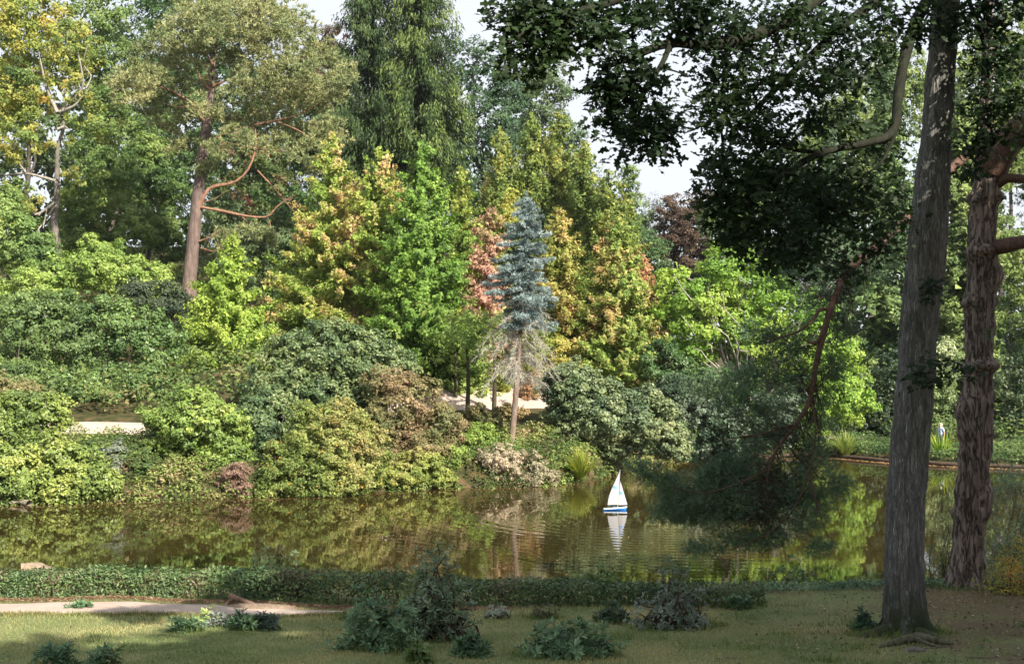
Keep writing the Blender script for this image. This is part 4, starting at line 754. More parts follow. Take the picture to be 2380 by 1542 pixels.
airy('willow_bush', 'thin blue green willowy bush filling the gap between the two big trunks', [(2190, 1290, 38, 70), (2200, 1200, 24, 60), (2170, 1340, 30, 40), (2220, 1330, 26, 36)], 33.2, 2190, [(.08, .13, .05), (.14, .20, .09), (.22, .28, .15)], .09, 44)
airy('autumn_azalea', 'orange tinged azalea at the right edge beside the pine base', [(2350, 1330, 44, 42), (2385, 1300, 34, 44), (2320, 1362, 28, 22), (2375, 1375, 34, 28)], 29.6, 2355, [(.14, .22, .03), (.32, .32, .05), (.55, .22, .05)], .11, 60)

# hedge: one clipped body of leaves over stems
hx = np.array([-15, -12, -9, -6, -4.2, -3, -1.5, 0, 2, 4, 5.2]); hy = np.array([30.1, 30.0, 29.9, 29.7, 29.5, 29.3, 28.7, 28.4, 28.6, 28.9, 29.2])
ht = np.array([.47, .47, .47, .5, .62, .54, .5, .44, .38, .34, .28]); hw_ = .4
n_ = 30000; t = rng.random(n_); x = -14 + 19.2 * t; yc = np.interp(x, hx, hy) + .05 * np.sin(x * 2.7); hh = np.interp(x, hx, ht) * (1 + .06 * np.sin(x * 5 + 1) + .05 * np.sin(x * 1.9))
a = rng.uniform(-.25, math.pi + .05, n_); sup = lambda v: np.sign(v) * np.abs(v) ** .55
rr = np.where(rng.random(n_) < .25, rng.uniform(.6, .95, n_), rng.uniform(.93, 1.06, n_))
P = np.stack([x, yc - hw_ * sup(np.cos(a)) * rr, ground(x, yc - .2) + .04 + np.clip(hh * sup(np.sin(a)) * rr, 0, None)], 1) + rng.normal(size=(n_, 3)) * .02
front = a < .3; lowm = rng.random(n_) < .35; P[front & lowm, 2] = (ground(x, yc) + hh * rng.random(n_))[front & lowm]
Nn = np.stack([np.zeros(n_), -np.cos(a), np.sin(a) + .35], 1) + rng.normal(size=(n_, 3)) * .5
V, Fc, q = leaves(P, Nn, .085 * rng.uniform(.6, 1.25, n_), 'lance', T=rng.normal(size=(n_, 3)) + [0, 0, .7], aspect=1.25)
hb = P.copy(); root = thing('hedge', 'low clipped leafy hedge running along the sandy path in front of the lake', 'hedge', (-4, 29.5, gz(-4, 29.5)))
mesh('foliage', V, Fc, GLOSSY, root, np.repeat(tints(hb[::1], np.arange(n_), [(.035, .08, .022), (.065, .125, .035), (.12, .19, .055), (.12, .09, .045)], 1.1, leafmix=.2), q, 0), rel=root.location)
T = Tubes()
for i in range(200):
    x0 = rng.uniform(-14, 5); y0 = float(np.interp(x0, hx, hy)); z0 = gz(x0, y0); T.add(bez((x0, y0 - .2, z0 - .03), (x0 + rng.normal() * .2, y0 + rng.uniform(-.35, .3), z0 + rng.uniform(.3, .5)), 5, wob=.05), [.014, .012, .01, .008, .005], 4)
tag(T.build('stems', bark((.12, .085, .06)), root, rel=root.location), kind='stuff')
# low ivy band at the right of the bank
n_ = 9000; x = rng.uniform(4.6, 14, n_); y = 30.6 + rng.normal(size=n_) * .3 + .02 * x; P = np.stack([x, y, ground(x, y) + rng.uniform(0, .14, n_)], 1)
V, Fc, q = leaves(P, rng.normal(size=P.shape) * .5 + [0, -.5, 1], .075 * rng.uniform(.6, 1.3, n_), 'lance', aspect=1.4)
tag(mesh('ivy_edging', V, Fc, GLOSSY, None, np.repeat(tints(P, np.arange(n_), [(.05, .11, .04), (.10, .18, .07), (.18, .26, .11)], 1), q, 0)), 'low green ivy along the top of the near bank on the right', 'ivy', kind='stuff')

# lawn grass and litter
n_ = 150000; y = 19.5 + 11 * rng.random(n_) ** 1.0; x = rng.uniform(-1, 1, n_) * (y * .385 + .3); pnv = pn(np.stack([x, y, 0 * x], 1), 1.3)
d_ = .55 + .45 * (pnv > .45) - .75 * sstep(3.5, 8, x + 2 * (pnv - .5)) + .5 * sstep(8, 10, x) * sstep(25, 23.5, y); onpath = (x < -3.0) & (y > np.interp(x, [-22, -10, -6.0, -4.4, -3.0], [26.9, 26.95, 26.95, 27.1, 27.7]) - .05)
k = (rng.random(n_) < d_) & ~onpath; x, y, pnv = x[k], y[k], pnv[k]; P = np.stack([x, y, ground(x, y)], 1)
dry = sstep(25.2, 27.2, y) * (x < 4); Lg = .045 * rng.uniform(.5, 1.5, len(x)) * (1 + .7 * (rng.random(len(x)) < .06) + .5 * dry)
V, Fc = needles(P, rng.normal(size=P.shape) * .45 + [0, 0, 1], Lg, .011)
tt = pn(np.stack([x, y, 0 * x], 1), 2.2) + rng.normal(size=len(x)) * .2 + .45 * dry
tag(mesh('lawn_grass', V, Fc, BLADE, None, grad([(.09, .16, .05), (.16, .21, .075), (.25, .27, .12), (.44, .38, .18)], tt)), 'short mossy lawn grass on the near bank', 'grass', kind='stuff')
n_ = 9000; y = rng.uniform(20, 30.5, n_); x = rng.uniform(-8, 12, n_); dens = sstep(2.5, 8, x + 3 * (pn(np.stack([x, y, 0 * x], 1), 1.6) - .5)) + .13; k = rng.random(n_) < dens; x, y = x[k], y[k]
P = np.stack([x, y, ground(x, y) + .015], 1); V, Fc, q = leaves(P, rng.normal(size=P.shape) * .35 + [0, 0, 1], .06 * rng.uniform(.4, 1.3, len(P)))
tag(mesh('leaf_litter', V, Fc, LEAF, None, grad([(.05, .032, .02), (.12, .075, .045), (.24, .17, .11), (.42, .36, .28)], np.clip(rng.random(len(Fc)) ** 1.6, 0, 1))), 'dry brown leaf litter under the oak and the pine', 'leaf litter', kind='stuff')
n_ = 7000; x = rng.uniform(-14, 0, n_); y = np.interp(x, hx, hy) - .5 - np.abs(rng.normal(size=n_)) * .28; P = np.stack([x, y, ground(x, y) + .02], 1); V, Fc, q = leaves(P, rng.normal(size=P.shape) * .3 + [0, 0, 1], .06 * rng.uniform(.4, 1.2, n_))
tag(mesh('hedge_litter', V, Fc, LEAF, None, grad([(.10, .06, .035), (.24, .14, .08), (.36, .26, .17)], rng.random(len(Fc)))), 'reddish dry leaves scattered along the hedge foot', 'leaf litter', kind='stuff')
n_ = 9000; x = rng.uniform(-13, -3, n_); y = np.interp(x, [-22, -10, -6.0, -4.4, -3.0], [26.9, 26.95, 26.95, 27.1, 27.7]) + rng.normal(size=n_) * .1 + .08 * np.sin(x * 5) * np.sin(x * 2.3); P = np.stack([x, y, ground(x, y)], 1)
V, Fc = needles(P, rng.normal(size=P.shape) * .5 + [0, 0, 1], .075 * rng.uniform(.4, 1.5, n_), .014)
tag(mesh('verge_grass', V, Fc, BLADE, None, grad([(.07, .11, .035), (.18, .18, .06), (.36, .30, .14)], rng.random(n_))), 'longer dry grass along the edge of the near sandy path', 'grass', kind='stuff')
xs_, ys_2 = [], []
for bx_, by_, r_ in SHB + [(float(wx(2105, 24.5)), 24.4, .75), (float(wx(2248, 30.5)), 30.3, .8), (float(wx(2040, 24)), 24.0, .5)]:
    m = int(500 * r_ + 120); a = rng.uniform(0, 6.283, m); q = r_ * (.6 + .55 * rng.random(m)); xs_.append(bx_ + q * np.cos(a)); ys_2.append(by_ + .7 * q * np.sin(a))
cxs = rng.uniform(-9, 10, 90); cys = rng.uniform(20.5, 29.5, 90)
for a_, b_ in zip(cxs, cys):
    m = rng.integers(12, 45); xs_.append(a_ + rng.normal(size=m) * .12); ys_2.append(b_ + rng.normal(size=m) * .1)
x = np.concatenate(xs_); y = np.concatenate(ys_2); k = ~((x < -3.0) & (y > 27.1)); x, y = x[k], y[k]; P = np.stack([x, y, ground(x, y)], 1)
V, Fc = needles(P, rng.normal(size=P.shape) * .45 + [0, 0, 1], .12 * rng.uniform(.4, 1.5, len(x)), .016)
tag(mesh('rough_grass', V, Fc, BLADE, None, grad([(.05, .10, .03), (.12, .18, .05), (.24, .24, .09)], rng.random(len(x)))), 'longer rough grass tufts around the lawn shrubs and the oak foot', 'grass', kind='stuff')
# small twigs
def stick(px, py, d, L_, ang, r, label, name='fallen_stick', c=(.3, .26, .21), group='sticks lying on the ground'):
    b0 = W(px, py, d); b0[2] = gz(b0[0], d) + r * .7; a = np.array([math.cos(ang), math.sin(ang), 0]) * L_ / 2; P = poly([b0 - a, b0 + a * .1 + rng.normal(size=3) * .03 * L_, b0 + a], 8); P[:, 2] = ground(P[:, 0], P[:, 1]) + r * .7
    T = Tubes(); T.add(P, np.linspace(r, r * .5, 8), 6); T.add([P[4], P[4] + a * .3 + np.array([0, .06, .04])], [r * .5, r * .2], 5); o = T.build(name, bark(c), rel=b0); o.location = b0; tag(o, label, 'stick', group)
stick(2170, 1520, 22.3, .55, .5, .014, 'thin pale stick lying right of the mossy root in front of the oak')
stick(2290, 1540, 21.4, .6, .2, .012, 'thin stick at the bottom right corner of the lawn')
stick(2080, 1525, 22.0, .3, 1.2, .012, 'short pale stick left of the half buried stone')
stick(1700, 1535, 21.6, .5, -.4, .012, 'dark stick in the bare soil left of the oak')

# ------------------------------------------------------------------ trunks of the near trees
def bigtrunk(prof, d, seg, rings, fn, ctop=None):
    """prof: (y, xleft, xright) in photo pixels"""
    prof = sorted(prof, key=lambda q: -q[0]); yy = np.array([q[0] for q in prof], float); xl = np.array([q[1] for q in prof], float); xr = np.array([q[2] for q in prof], float)
    ys_ = np.linspace(yy[0], yy[-1], rings); cx = np.interp(-ys_, -yy, (xl + xr) / 2); hw = np.interp(-ys_, -yy, (xr - xl) / 2)
    for _ in range(3): cx[1:-1] = (cx[:-2] + 2 * cx[1:-1] + cx[2:]) / 4; hw[1:-1] = (hw[:-2] + 2 * hw[1:-1] + hw[2:]) / 4
    P = np.array([W(a, b_, d) for a, b_ in zip(cx, ys_)]); R = M(hw, d); A = np.arange(seg) * 2 * math.pi / seg; V = []
    for i in range(rings):
        for a in A:
            u = Vector((math.cos(a), math.sin(a), 0)); p_ = Vector(P[i]) + u * R[i]; V.append(Vector(p_) + u * fn(a, P[i][2], R[i], p_))
    i = np.arange(rings - 1)[:, None] * seg; j = np.arange(seg)[None]; j2 = (j + 1) % seg; Q_ = np.stack([i + j, i + j2, i + seg + j2, i + seg + j], -1).reshape(-1, 4)
    return np.array([tuple(v) for v in V]), Q_, P, R
def fissure(p_, fx, fz, warp=.35):
    q = Vector((p_.x * fx, p_.y * fx, p_.z * fz)); q += Vector((mnoise.noise(p_ * 3), mnoise.noise(p_ * 3 + Vector((9, 2, 1))), 0)) * warp
    dd, _ = mnoise.voronoi(q); r_ = abs(mnoise.noise(Vector((p_.x * fx * 1.3, p_.y * fx * 1.3, p_.z * fz * .6)))) * 2.2; return .5 * min(1, (dd[1] - dd[0]) * 2.2) + .5 * min(1, r_)
# the oak
d = 24.5; OB = W(2105, 1478, d); zg = gz(OB[0], d); OB[2] = zg
oak = thing('oak_tree', 'big straight grey oak trunk in the right foreground, dark leaves hanging overhead', 'tree', OB)
def oakfn(a, z, r, p_):
    f = fissure(p_, 42, 5.5) * .02 + .03 * mnoise.noise(p_ * 2.2) + .012 * mnoise.noise(p_ * 14); h = z - zg
    f += .22 * math.exp(-max(h, 0) / .13) * max(0, math.sin(a * 3 + .9)) ** 2 + .05 * math.exp(-max(h, 0) / .25) - .03
    return f
V, Q_, OP, ORr = bigtrunk([(1490, 2046, 2164), (1440, 2052, 2158), (1350, 2052, 2150), (1200, 2058, 2150), (1000, 2070, 2165), (850, 2086, 2176), (750, 2090, 2182), (600, 2105, 2200), (450, 2120, 2207), (300, 2140, 2215), (150, 2153, 2224), (0, 2165, 2232), (-250, 2182, 2238), (-700, 2205, 2245), (-1000, 2215, 2240)], d, 110, 330, oakfn)
mesh('trunk', V, Q_, bark((.36, .35, .33), (.16, .155, .14), scale=15, stretch=.13, bump=1.0, moss=1, crack=.22, cdark=.28, warp=.2, bd=.05), oak, smooth=True, rel=OB)
T = Tubes(); rb = bark((.10, .09, .065), (.05, .05, .03), scale=12, stretch=1, moss=0)
mossy = bark((.07, .09, .03), (.06, .055, .035), scale=9, stretch=1)
T.add(poly([W(2100, 1480, 24.4) * [1, 1, 0] + [0, 0, zg + .06], W(2150, 1490, 24.0) * [1, 1, 0] + [0, 0, gz(9, 24) + .05], W(2200, 1500, 23.4) * [1, 1, 0] + [0, 0, gz(9.6, 23.4)]], 10), np.linspace(.16, .05, 10), 8)
T.add(poly([W(2060, 1480, 24.4) * [1, 1, 0] + [0, 0, zg + .05], W(2030, 1480, 24.0) * [1, 1, 0] + [0, 0, gz(8, 24) + .03], W(1990, 1500, 23.6) * [1, 1, 0] + [0, 0, gz(7.5, 23.6) - .03]], 10), np.linspace(.14, .04, 10), 8)
T.build('root', mossy, oak, rel=OB)
# limbs of the oak: (points in photo px with depth)
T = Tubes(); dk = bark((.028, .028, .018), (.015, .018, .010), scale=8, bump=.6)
limbP = []
def limb(pts, r0, r1=.02, n=18, k=7):
    P = poly([W(a, b_, dd) for a, b_, dd in pts], n); T.add(P, np.linspace(r0, r1, n) * (1 + .06 * rng.normal(size=n)), k); limbP.append(P); return P
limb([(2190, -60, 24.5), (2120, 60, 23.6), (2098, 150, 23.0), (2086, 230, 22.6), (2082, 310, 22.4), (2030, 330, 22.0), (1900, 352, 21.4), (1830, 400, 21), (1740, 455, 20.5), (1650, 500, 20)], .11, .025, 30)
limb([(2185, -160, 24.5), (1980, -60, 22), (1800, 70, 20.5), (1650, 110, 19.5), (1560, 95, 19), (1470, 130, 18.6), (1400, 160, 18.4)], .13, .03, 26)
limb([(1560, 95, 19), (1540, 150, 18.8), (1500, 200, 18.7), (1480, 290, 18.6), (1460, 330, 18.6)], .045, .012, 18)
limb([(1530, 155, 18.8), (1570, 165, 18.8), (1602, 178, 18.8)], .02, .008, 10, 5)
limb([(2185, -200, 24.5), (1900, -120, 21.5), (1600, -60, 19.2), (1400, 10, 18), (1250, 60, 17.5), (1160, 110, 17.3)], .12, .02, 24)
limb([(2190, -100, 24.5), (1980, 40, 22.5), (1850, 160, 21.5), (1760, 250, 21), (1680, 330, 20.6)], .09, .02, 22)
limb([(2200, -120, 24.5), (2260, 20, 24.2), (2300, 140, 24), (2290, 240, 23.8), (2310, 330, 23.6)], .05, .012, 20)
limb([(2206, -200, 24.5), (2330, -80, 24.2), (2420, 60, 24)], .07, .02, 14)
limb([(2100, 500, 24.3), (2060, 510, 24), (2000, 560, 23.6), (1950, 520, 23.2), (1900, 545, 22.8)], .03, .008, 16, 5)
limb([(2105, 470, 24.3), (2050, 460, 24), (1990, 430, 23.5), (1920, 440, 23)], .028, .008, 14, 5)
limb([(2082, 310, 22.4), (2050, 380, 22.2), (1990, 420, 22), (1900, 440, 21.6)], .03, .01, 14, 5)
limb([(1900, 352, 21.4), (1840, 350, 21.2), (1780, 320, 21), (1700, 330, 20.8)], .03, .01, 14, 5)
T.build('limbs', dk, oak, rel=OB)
# leaf masses: (px, py, rx, ry, depth, number)
lm = [(1200, 60, 55, 55, 17.6, 260), (1260, 120, 55, 40, 17.6, 200), (1300, 50, 70, 50, 17.8, 300), (1170, 130, 26, 26, 17.4, 60), (1180, 165, 22, 14, 17.4, 40), (1390, 60, 70, 60, 18.2, 300), (1350, 110, 36, 16, 18, 60), (1240, 10, 60, 30, 17.6, 150), (1400, 200, 22, 26, 18.5, 60), (1240, 165, 26, 16, 17.5, 50), (1480, 40, 60, 50, 18.6, 220),
      (1440, 210, 50, 55, 18.6, 260), (1480, 290, 55, 50, 18.6, 260), (1510, 325, 50, 24, 18.6, 150), (1420, 270, 28, 40, 18.6, 90), (1550, 345, 22, 12, 18.7, 30), (1450, 345, 30, 12, 18.6, 40), (1575, 285, 22, 14, 18.8, 40), (1500, 170, 60, 34, 18.7, 140), (1540, 235, 26, 30, 18.8, 50), (1580, 60, 50, 40, 19, 140), (1440, 130, 40, 24, 18.5, 90), (1590, 0, 90, 34, 19, 260),
      (1700, 60, 90, 80, 20, 520), (1820, 60, 100, 90, 20.8, 640), (1950, 60, 100, 80, 22, 560), (2060, 60, 80, 90, 22.8, 420), (1760, 180, 90, 80, 20.6, 460), (1680, 170, 60, 60, 20.2, 240), (1660, 250, 50, 44, 20.2, 240), (1880, 190, 100, 80, 21.2, 520), (1980, 170, 90, 70, 22, 380), (1720, 290, 80, 60, 20.4, 360), (1820, 300, 90, 60, 21, 420), (1940, 280, 80, 50, 21.8, 300),
      (1680, 400, 50, 60, 20.3, 240), (1760, 400, 80, 70, 20.6, 380), (1700, 480, 70, 50, 20.2, 300), (1820, 440, 70, 60, 21, 240), (1790, 520, 80, 50, 20.8, 280), (1720, 560, 60, 34, 20.4, 160), (1900, 400, 70, 40, 21.6, 160), (1860, 590, 70, 40, 21.6, 160), (1920, 500, 70, 40, 22.4, 130), (2000, 540, 60, 34, 23, 110), (1960, 620, 50, 34, 22.6, 90), (1950, 430, 80, 60, 22, 260), (2040, 350, 60, 50, 22.8, 150), (2000, 490, 70, 50, 22.5, 200), (1900, 470, 80, 50, 21.8, 200), (1850, 540, 80, 50, 21.6, 160), (2050, 580, 50, 50, 23.2, 150), (2080, 500, 40, 50, 23.5, 90), (1780, 600, 60, 26, 21, 90), (1660, 450, 30, 30, 20, 90),
      (2290, 40, 60, 60, 24, 200), (2350, 20, 60, 70, 24, 240), (2270, 150, 50, 40, 23.8, 130), (2340, 130, 60, 40, 23.8, 190), (2290, 250, 60, 40, 23.7, 170), (2350, 230, 50, 40, 23.7, 160), (2260, 330, 50, 30, 23.7, 110), (2310, 310, 40, 30, 23.7, 80), (2250, 400, 34, 24, 24, 50), (2100, 60, 60, 60, 23.4, 150), (2190, 20, 60, 50, 23.4, 140), (2160, 90, 50, 26, 23.4, 60), (2060, 440, 40, 40, 23.4, 60), (2240, 60, 40, 60, 23.8, 90), (2380, 320, 30, 40, 23.7, 50),
      (2150, 870, 26, 30, 23.9, 60), (2190, 860, 26, 26, 23.9, 40), (2165, 670, 14, 14, 23.9, 14), (2240, 860, 20, 24, 24, 24), (1620, 90, 40, 40, 19.3, 120)]
Cc, Rk, tgt = [], [], []
T = Tubes(); LP = np.concatenate(limbP)
for px, py, rx, ry, dd, nn_ in lm:
    if 1640 < px < 2110 and py < 350: nn_ = int(nn_ * .72)
    c0 = W(px, py, dd); R = np.array([M(rx, dd), M(rx, dd) * .9 + .1, M(ry, dd)]); m = max(4, nn_ // 9); u = norm(rng.normal(size=(m, 3))); q = c0 + u * R * (rng.random((m, 1)) ** .42)
    Cc.append(q); b0 = LP[np.argmin(np.linalg.norm(LP - c0, axis=1))] if py < 640 else c0 + [0, .5, 0]
    if np.linalg.norm(b0 - c0) > .3: T.add(bez(b0, c0, 7, sag=-.1, wob=.05), np.linspace(.022, .010, 7), 5)
    for e in q[: max(3, m // 3)]: T.add(bez(c0 + (b0 - c0) * rng.uniform(0, .4), e, 5, wob=.08), np.linspace(.009, .003, 5), 4)
tag(T.build('twigs', dk, oak, rel=OB), kind='stuff')
C = np.concatenate(Cc); k = np.repeat(np.arange(len(C)), 13); P = C[k] + rng.normal(size=(len(k), 3)) * .10
D = P - C[k] + rng.normal(size=P.shape) * .06 + np.array([0, 0, -.03]); V, Fc, q = leaves(P, rng.normal(size=P.shape) * .6 + [0, -.25, .9], .145 * rng.uniform(.6, 1.15, len(P)), 'oak', T=D)
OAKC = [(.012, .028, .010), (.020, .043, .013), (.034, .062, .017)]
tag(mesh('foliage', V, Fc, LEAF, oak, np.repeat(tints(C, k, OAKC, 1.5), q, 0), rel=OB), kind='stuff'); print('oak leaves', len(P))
# the high crown above the frame
Cs, Ns, Rs, _ = lobe_clumps([(2150, -500, 330, 260), (1850, -380, 300, 220), (2400, -350, 300, 220), (1500, -300, 250, 170), (2150, -800, 260, 240), (1850, -700, 250, 200), (2500, -700, 260, 220)], 23, .7, .7, face=.5, depthf=1.0)
Cs, Ns, Rs, = Cs[Cs[:, 2] > W(0, -40, 24)[2]], Ns[Cs[:, 2] > W(0, -40, 24)[2]], Rs[Cs[:, 2] > W(0, -40, 24)[2]]
P, nn, k = clump_leaves(Cs, Ns, Rs, 60); V, Fc, q = leaves(P, nn, .33 * rng.uniform(.7, 1.2, len(P))); mesh('crown', V, Fc, LEAF, oak, np.repeat(tints(Cs, k, MID, 2), q, 0), rel=OB)

# old bent limb stub left of trunk already in limbs; the near Scots pine
d = 30.5; PB = W(2248, 1372, d); zp = gz(PB[0], d); PB[2] = zp
pine = thing('scots_pine', 'thick knobbly Scots pine trunk with ringed bulges, right of the big oak', 'tree', PB)
rings_ = [(392, .02), (462, .11), (500, .02), (585, .13), (700, .10), (760, .02), (848, .13), (930, .03), (1005, .05), (1190, .05)]
def pinefn(a, z, r, p_):
    y_ = (VH - (z - H) * F / d) / S; f = fissure(p_, 11, 2.6, .5) * .05 + .03 * mnoise.noise(p_ * 2.5) + .01 * mnoise.noise(p_ * 12)
    for k_, (yy, am) in enumerate(rings_): f += 1.5 * am * math.exp(-((y_ - yy) / 13) ** 2) * (.55 + .45 * math.sin(a * 2 + k_ * 1.7) + .5 * mnoise.noise(p_ * 4))
    f += .18 * math.exp(-((y_ - 640) / 30) ** 2) * max(0, math.cos(a)) ** 2 + .16 * math.exp(-((y_ - 960) / 32) ** 2) * max(0, math.cos(a - math.pi)) ** 3 + .16 * math.exp(-((y_ - 1150) / 34) ** 2) * max(0, math.cos(a + .3)) ** 3
    h = z - zp; return f - .07 + .22 * math.exp(-max(h, 0) / .2) * (.4 + .6 * max(0, math.sin(a * 3)) ** 2)
V, Q_, _, _ = bigtrunk([(1385, 2196, 2298), (1330, 2205, 2295), (1250, 2210, 2290), (1150, 2216, 2296), (1000, 2230, 2312), (850, 2238, 2312), (700, 2240, 2314), (600, 2244, 2318), (500, 2250, 2318), (420, 2260, 2326), (350, 2262, 2322), (330, 2272, 2312), (240, 2274, 2310), (100, 2280, 2312), (-100, 2286, 2314), (-400, 2292, 2312), (-700, 2296, 2308)], d, 96, 300, pinefn)
mesh('trunk', V, Q_, bark((.25, .20, .17), (.12, .09, .075), scale=6, stretch=.26, bump=1.0, crack=.13, cdark=.12, warp=.22, bd=.06), pine, smooth=True, rel=PB)
T = Tubes(); ob_ = bark((.12, .075, .055), (.14, .08, .06), scale=6, stretch=.5, bump=.7)
def pl(pts, r0, r1, n=16, k=9): P = poly([W(a, b_, dd) for a, b_, dd in pts], n); T.add(P, np.linspace(r0, r1, n) * (1 + .05 * rng.normal(size=n)), k); return P
pl([(2300, 395, 30.5), (2330, 345, 30.3), (2370, 300, 30), (2430, 230, 29.5), (2520, 120, 29)], .36, .22)
pl([(2300, 575, 30.5), (2335, 572, 30.1), (2370, 562, 29.8), (2440, 556, 29.4), (2560, 600, 29)], .19, .10)
pl([(2310, 430, 30.5), (2340, 412, 30.2), (2400, 418, 30), (2500, 440, 29.6)], .13, .07)
bough = pl([(2280, 330, 30.5), (2200, 400, 29.6), (2120, 500, 28.8), (2040, 570, 28.2), (1970, 625, 27.8), (1935, 700, 27.5), (1912, 780, 27.2), (1893, 860, 27), (1885, 930, 26.9), (1850, 985, 26.7), (1805, 1040, 26.5), (1785, 1090, 26.4), (1775, 1160, 26.4)], .105, .018, 46)
pl([(1930, 720, 27.5), (1905, 715, 27.3), (1890, 745, 27.2), (1850, 775, 27), (1775, 792, 26.8)], .045, .012, 18, 6)
pl([(1915, 770, 27.2), (1895, 800, 27.1), (1870, 790, 27)], .05, .012, 12, 6)
pl([(1885, 930, 26.9), (1900, 1000, 26.6), (1880, 1100, 26.4), (1850, 1180, 26.3), (1790, 1240, 26.2), (1700, 1275, 26.1)], .022, .01, 20, 6)
pl([(1880, 1100, 26.4), (1900, 1180, 26.3), (1925, 1250, 26.2)], .03, .008, 12, 5)
pl([(1785, 1090, 26.4), (1720, 1120, 26.2), (1640, 1150, 26), (1560, 1130, 25.9)], .018, .008, 14, 5)
pl([(1850, 985, 26.7), (1760, 1010, 26.4), (1680, 1020, 26.2)], .03, .008, 14, 5)
T.build('limbs', ob_, pine, rel=PB)
pads = [(1540, 1120, 55, 26, 25.9), (1500, 1090, 40, 18, 25.9), (1600, 1150, 80, 36, 26), (1680, 1110, 90, 44, 26.2), (1750, 1080, 80, 50, 26.3), (1560, 1190, 55, 22, 26), (1660, 1200, 80, 30, 26.1), (1600, 1180, 80, 40, 26), (1700, 1170, 90, 50, 26.1), (1800, 1180, 80, 50, 26.2), (1660, 1100, 70, 40, 26.1), (1740, 1160, 90, 40, 26.2), (1830, 1130, 70, 50, 26.3), (1880, 1180, 60, 50, 26.2), (1720, 1250, 80, 24, 26.1), (1640, 1270, 60, 16, 26.1), (1800, 1240, 60, 28, 26.1), (1900, 1270, 36, 20, 26.2), (1880, 1060, 50, 60, 26.4), (1900, 960, 50, 60, 26.8), (1780, 960, 80, 44, 26.5), (1700, 930, 80, 40, 26.5), (1620, 900, 60, 30, 26.4), (1720, 870, 80, 34, 26.7),
        (1800, 880, 70, 44, 26.8), (1830, 800, 70, 50, 27), (1770, 770, 70, 34, 26.9), (1900, 700, 50, 60, 27.4), (1960, 580, 50, 36, 28), (1890, 560, 60, 36, 27.6), (1840, 640, 70, 40, 27.3), (1930, 860, 40, 50, 27), (1960, 760, 40, 44, 27.4), (1870, 500, 60, 30, 27.6), (2040, 590, 60, 40, 28), (2090, 520, 50, 40, 28.4), (2010, 640, 50, 40, 27.8), (1800, 1010, 60, 30, 26.4), (1940, 1130, 34, 40, 26.3)]
Cs, Ns, Rs = [], [], []
for px, py, rx, ry, dd in pads:
    c0 = W(px, py, dd + .45); R = np.array([M(rx, dd), M(rx, dd) * .6, M(ry, dd)]); m = int(R[0] * R[2] * (350 if py > 990 else 190)) + 16; u = norm(rng.normal(size=(m, 3))); q = c0 + u * R * rng.random((m, 1)) ** .5
    Cs.append(q); b0 = bough[np.argmin(np.linalg.norm(bough - c0, axis=1))]; dr = norm(c0 - b0)[None]; Ns.append(norm(u * .7 + dr * .8 + [0, 0, .15])); Rs.append(rng.uniform(.12, .22, m))
C = np.concatenate(Cs); N = np.concatenate(Ns); R = np.concatenate(Rs); print('bough clumps', len(C))
needle_crown(pine, C, N, R, [(.06, .12, .06), (.11, .19, .095), (.18, .27, .13)], 8, .11, .012, PB, name='bough_foliage', pscale=1.2)
T = Tubes()
for c in C[rng.choice(len(C), 260, replace=False)]:
    b0 = bough[np.argmin(np.linalg.norm(bough - c, axis=1))]; L_ = np.linalg.norm(c - b0)
    if L_ < 1.9: T.add(bez(b0 + rng.normal(size=3) * .15, c, 7, sag=.18 * L_ * rng.uniform(-.4, 1), wob=.07), np.linspace(.009, .003, 7), 4)
for _ in range(60):
    b0 = bough[rng.integers(12, 44)]; e = b0 + [rng.normal() * .25, rng.normal() * .3, -rng.uniform(.6, 2.3)]; T.add(bez(b0, e, 8, sag=.1, wob=.06), np.linspace(.010, .003, 8), 4)
tag(T.build('twigs', bark((.10, .075, .055)), pine, rel=PB), kind='stuff')
pads = [(2360, 780, 70, 40, 29.5), (2390, 860, 60, 36, 29.5), (2400, 650, 50, 30, 29.3), (2380, 470, 40, 30, 29.5), (2400, 250, 50, 50, 29.3), (2350, 700, 24, 16, 29.5), (2380, 820, 60, 30, 29.4)]
Cs, Ns, Rs = [], [], []
for px, py, rx, ry, dd in pads + [(x_, y_, 130, 70, 30) for x_, y_ in [(2300, -250), (2450, -100), (2150, -400), (2350, -500), (2550, -300)]]:
    c0 = W(px, py, dd); R = np.array([M(rx, dd), M(rx, dd) * .7, M(ry, dd)]); m = int(R[0] * R[2] * 38) + 8; u = norm(rng.normal(size=(m, 3))); q = c0 + u * R * rng.random((m, 1)) ** .5
    Cs.append(q); Ns.append(norm(u * .7 + [0, 0, .3])); Rs.append(rng.uniform(.14, .24, m))
C = np.concatenate(Cs); needle_crown(pine, C, np.concatenate(Ns), np.concatenate(Rs), [(.06, .11, .055), (.10, .16, .08), (.16, .23, .11)], 8, .11, .016, PB, name='foliage', pscale=1.2)

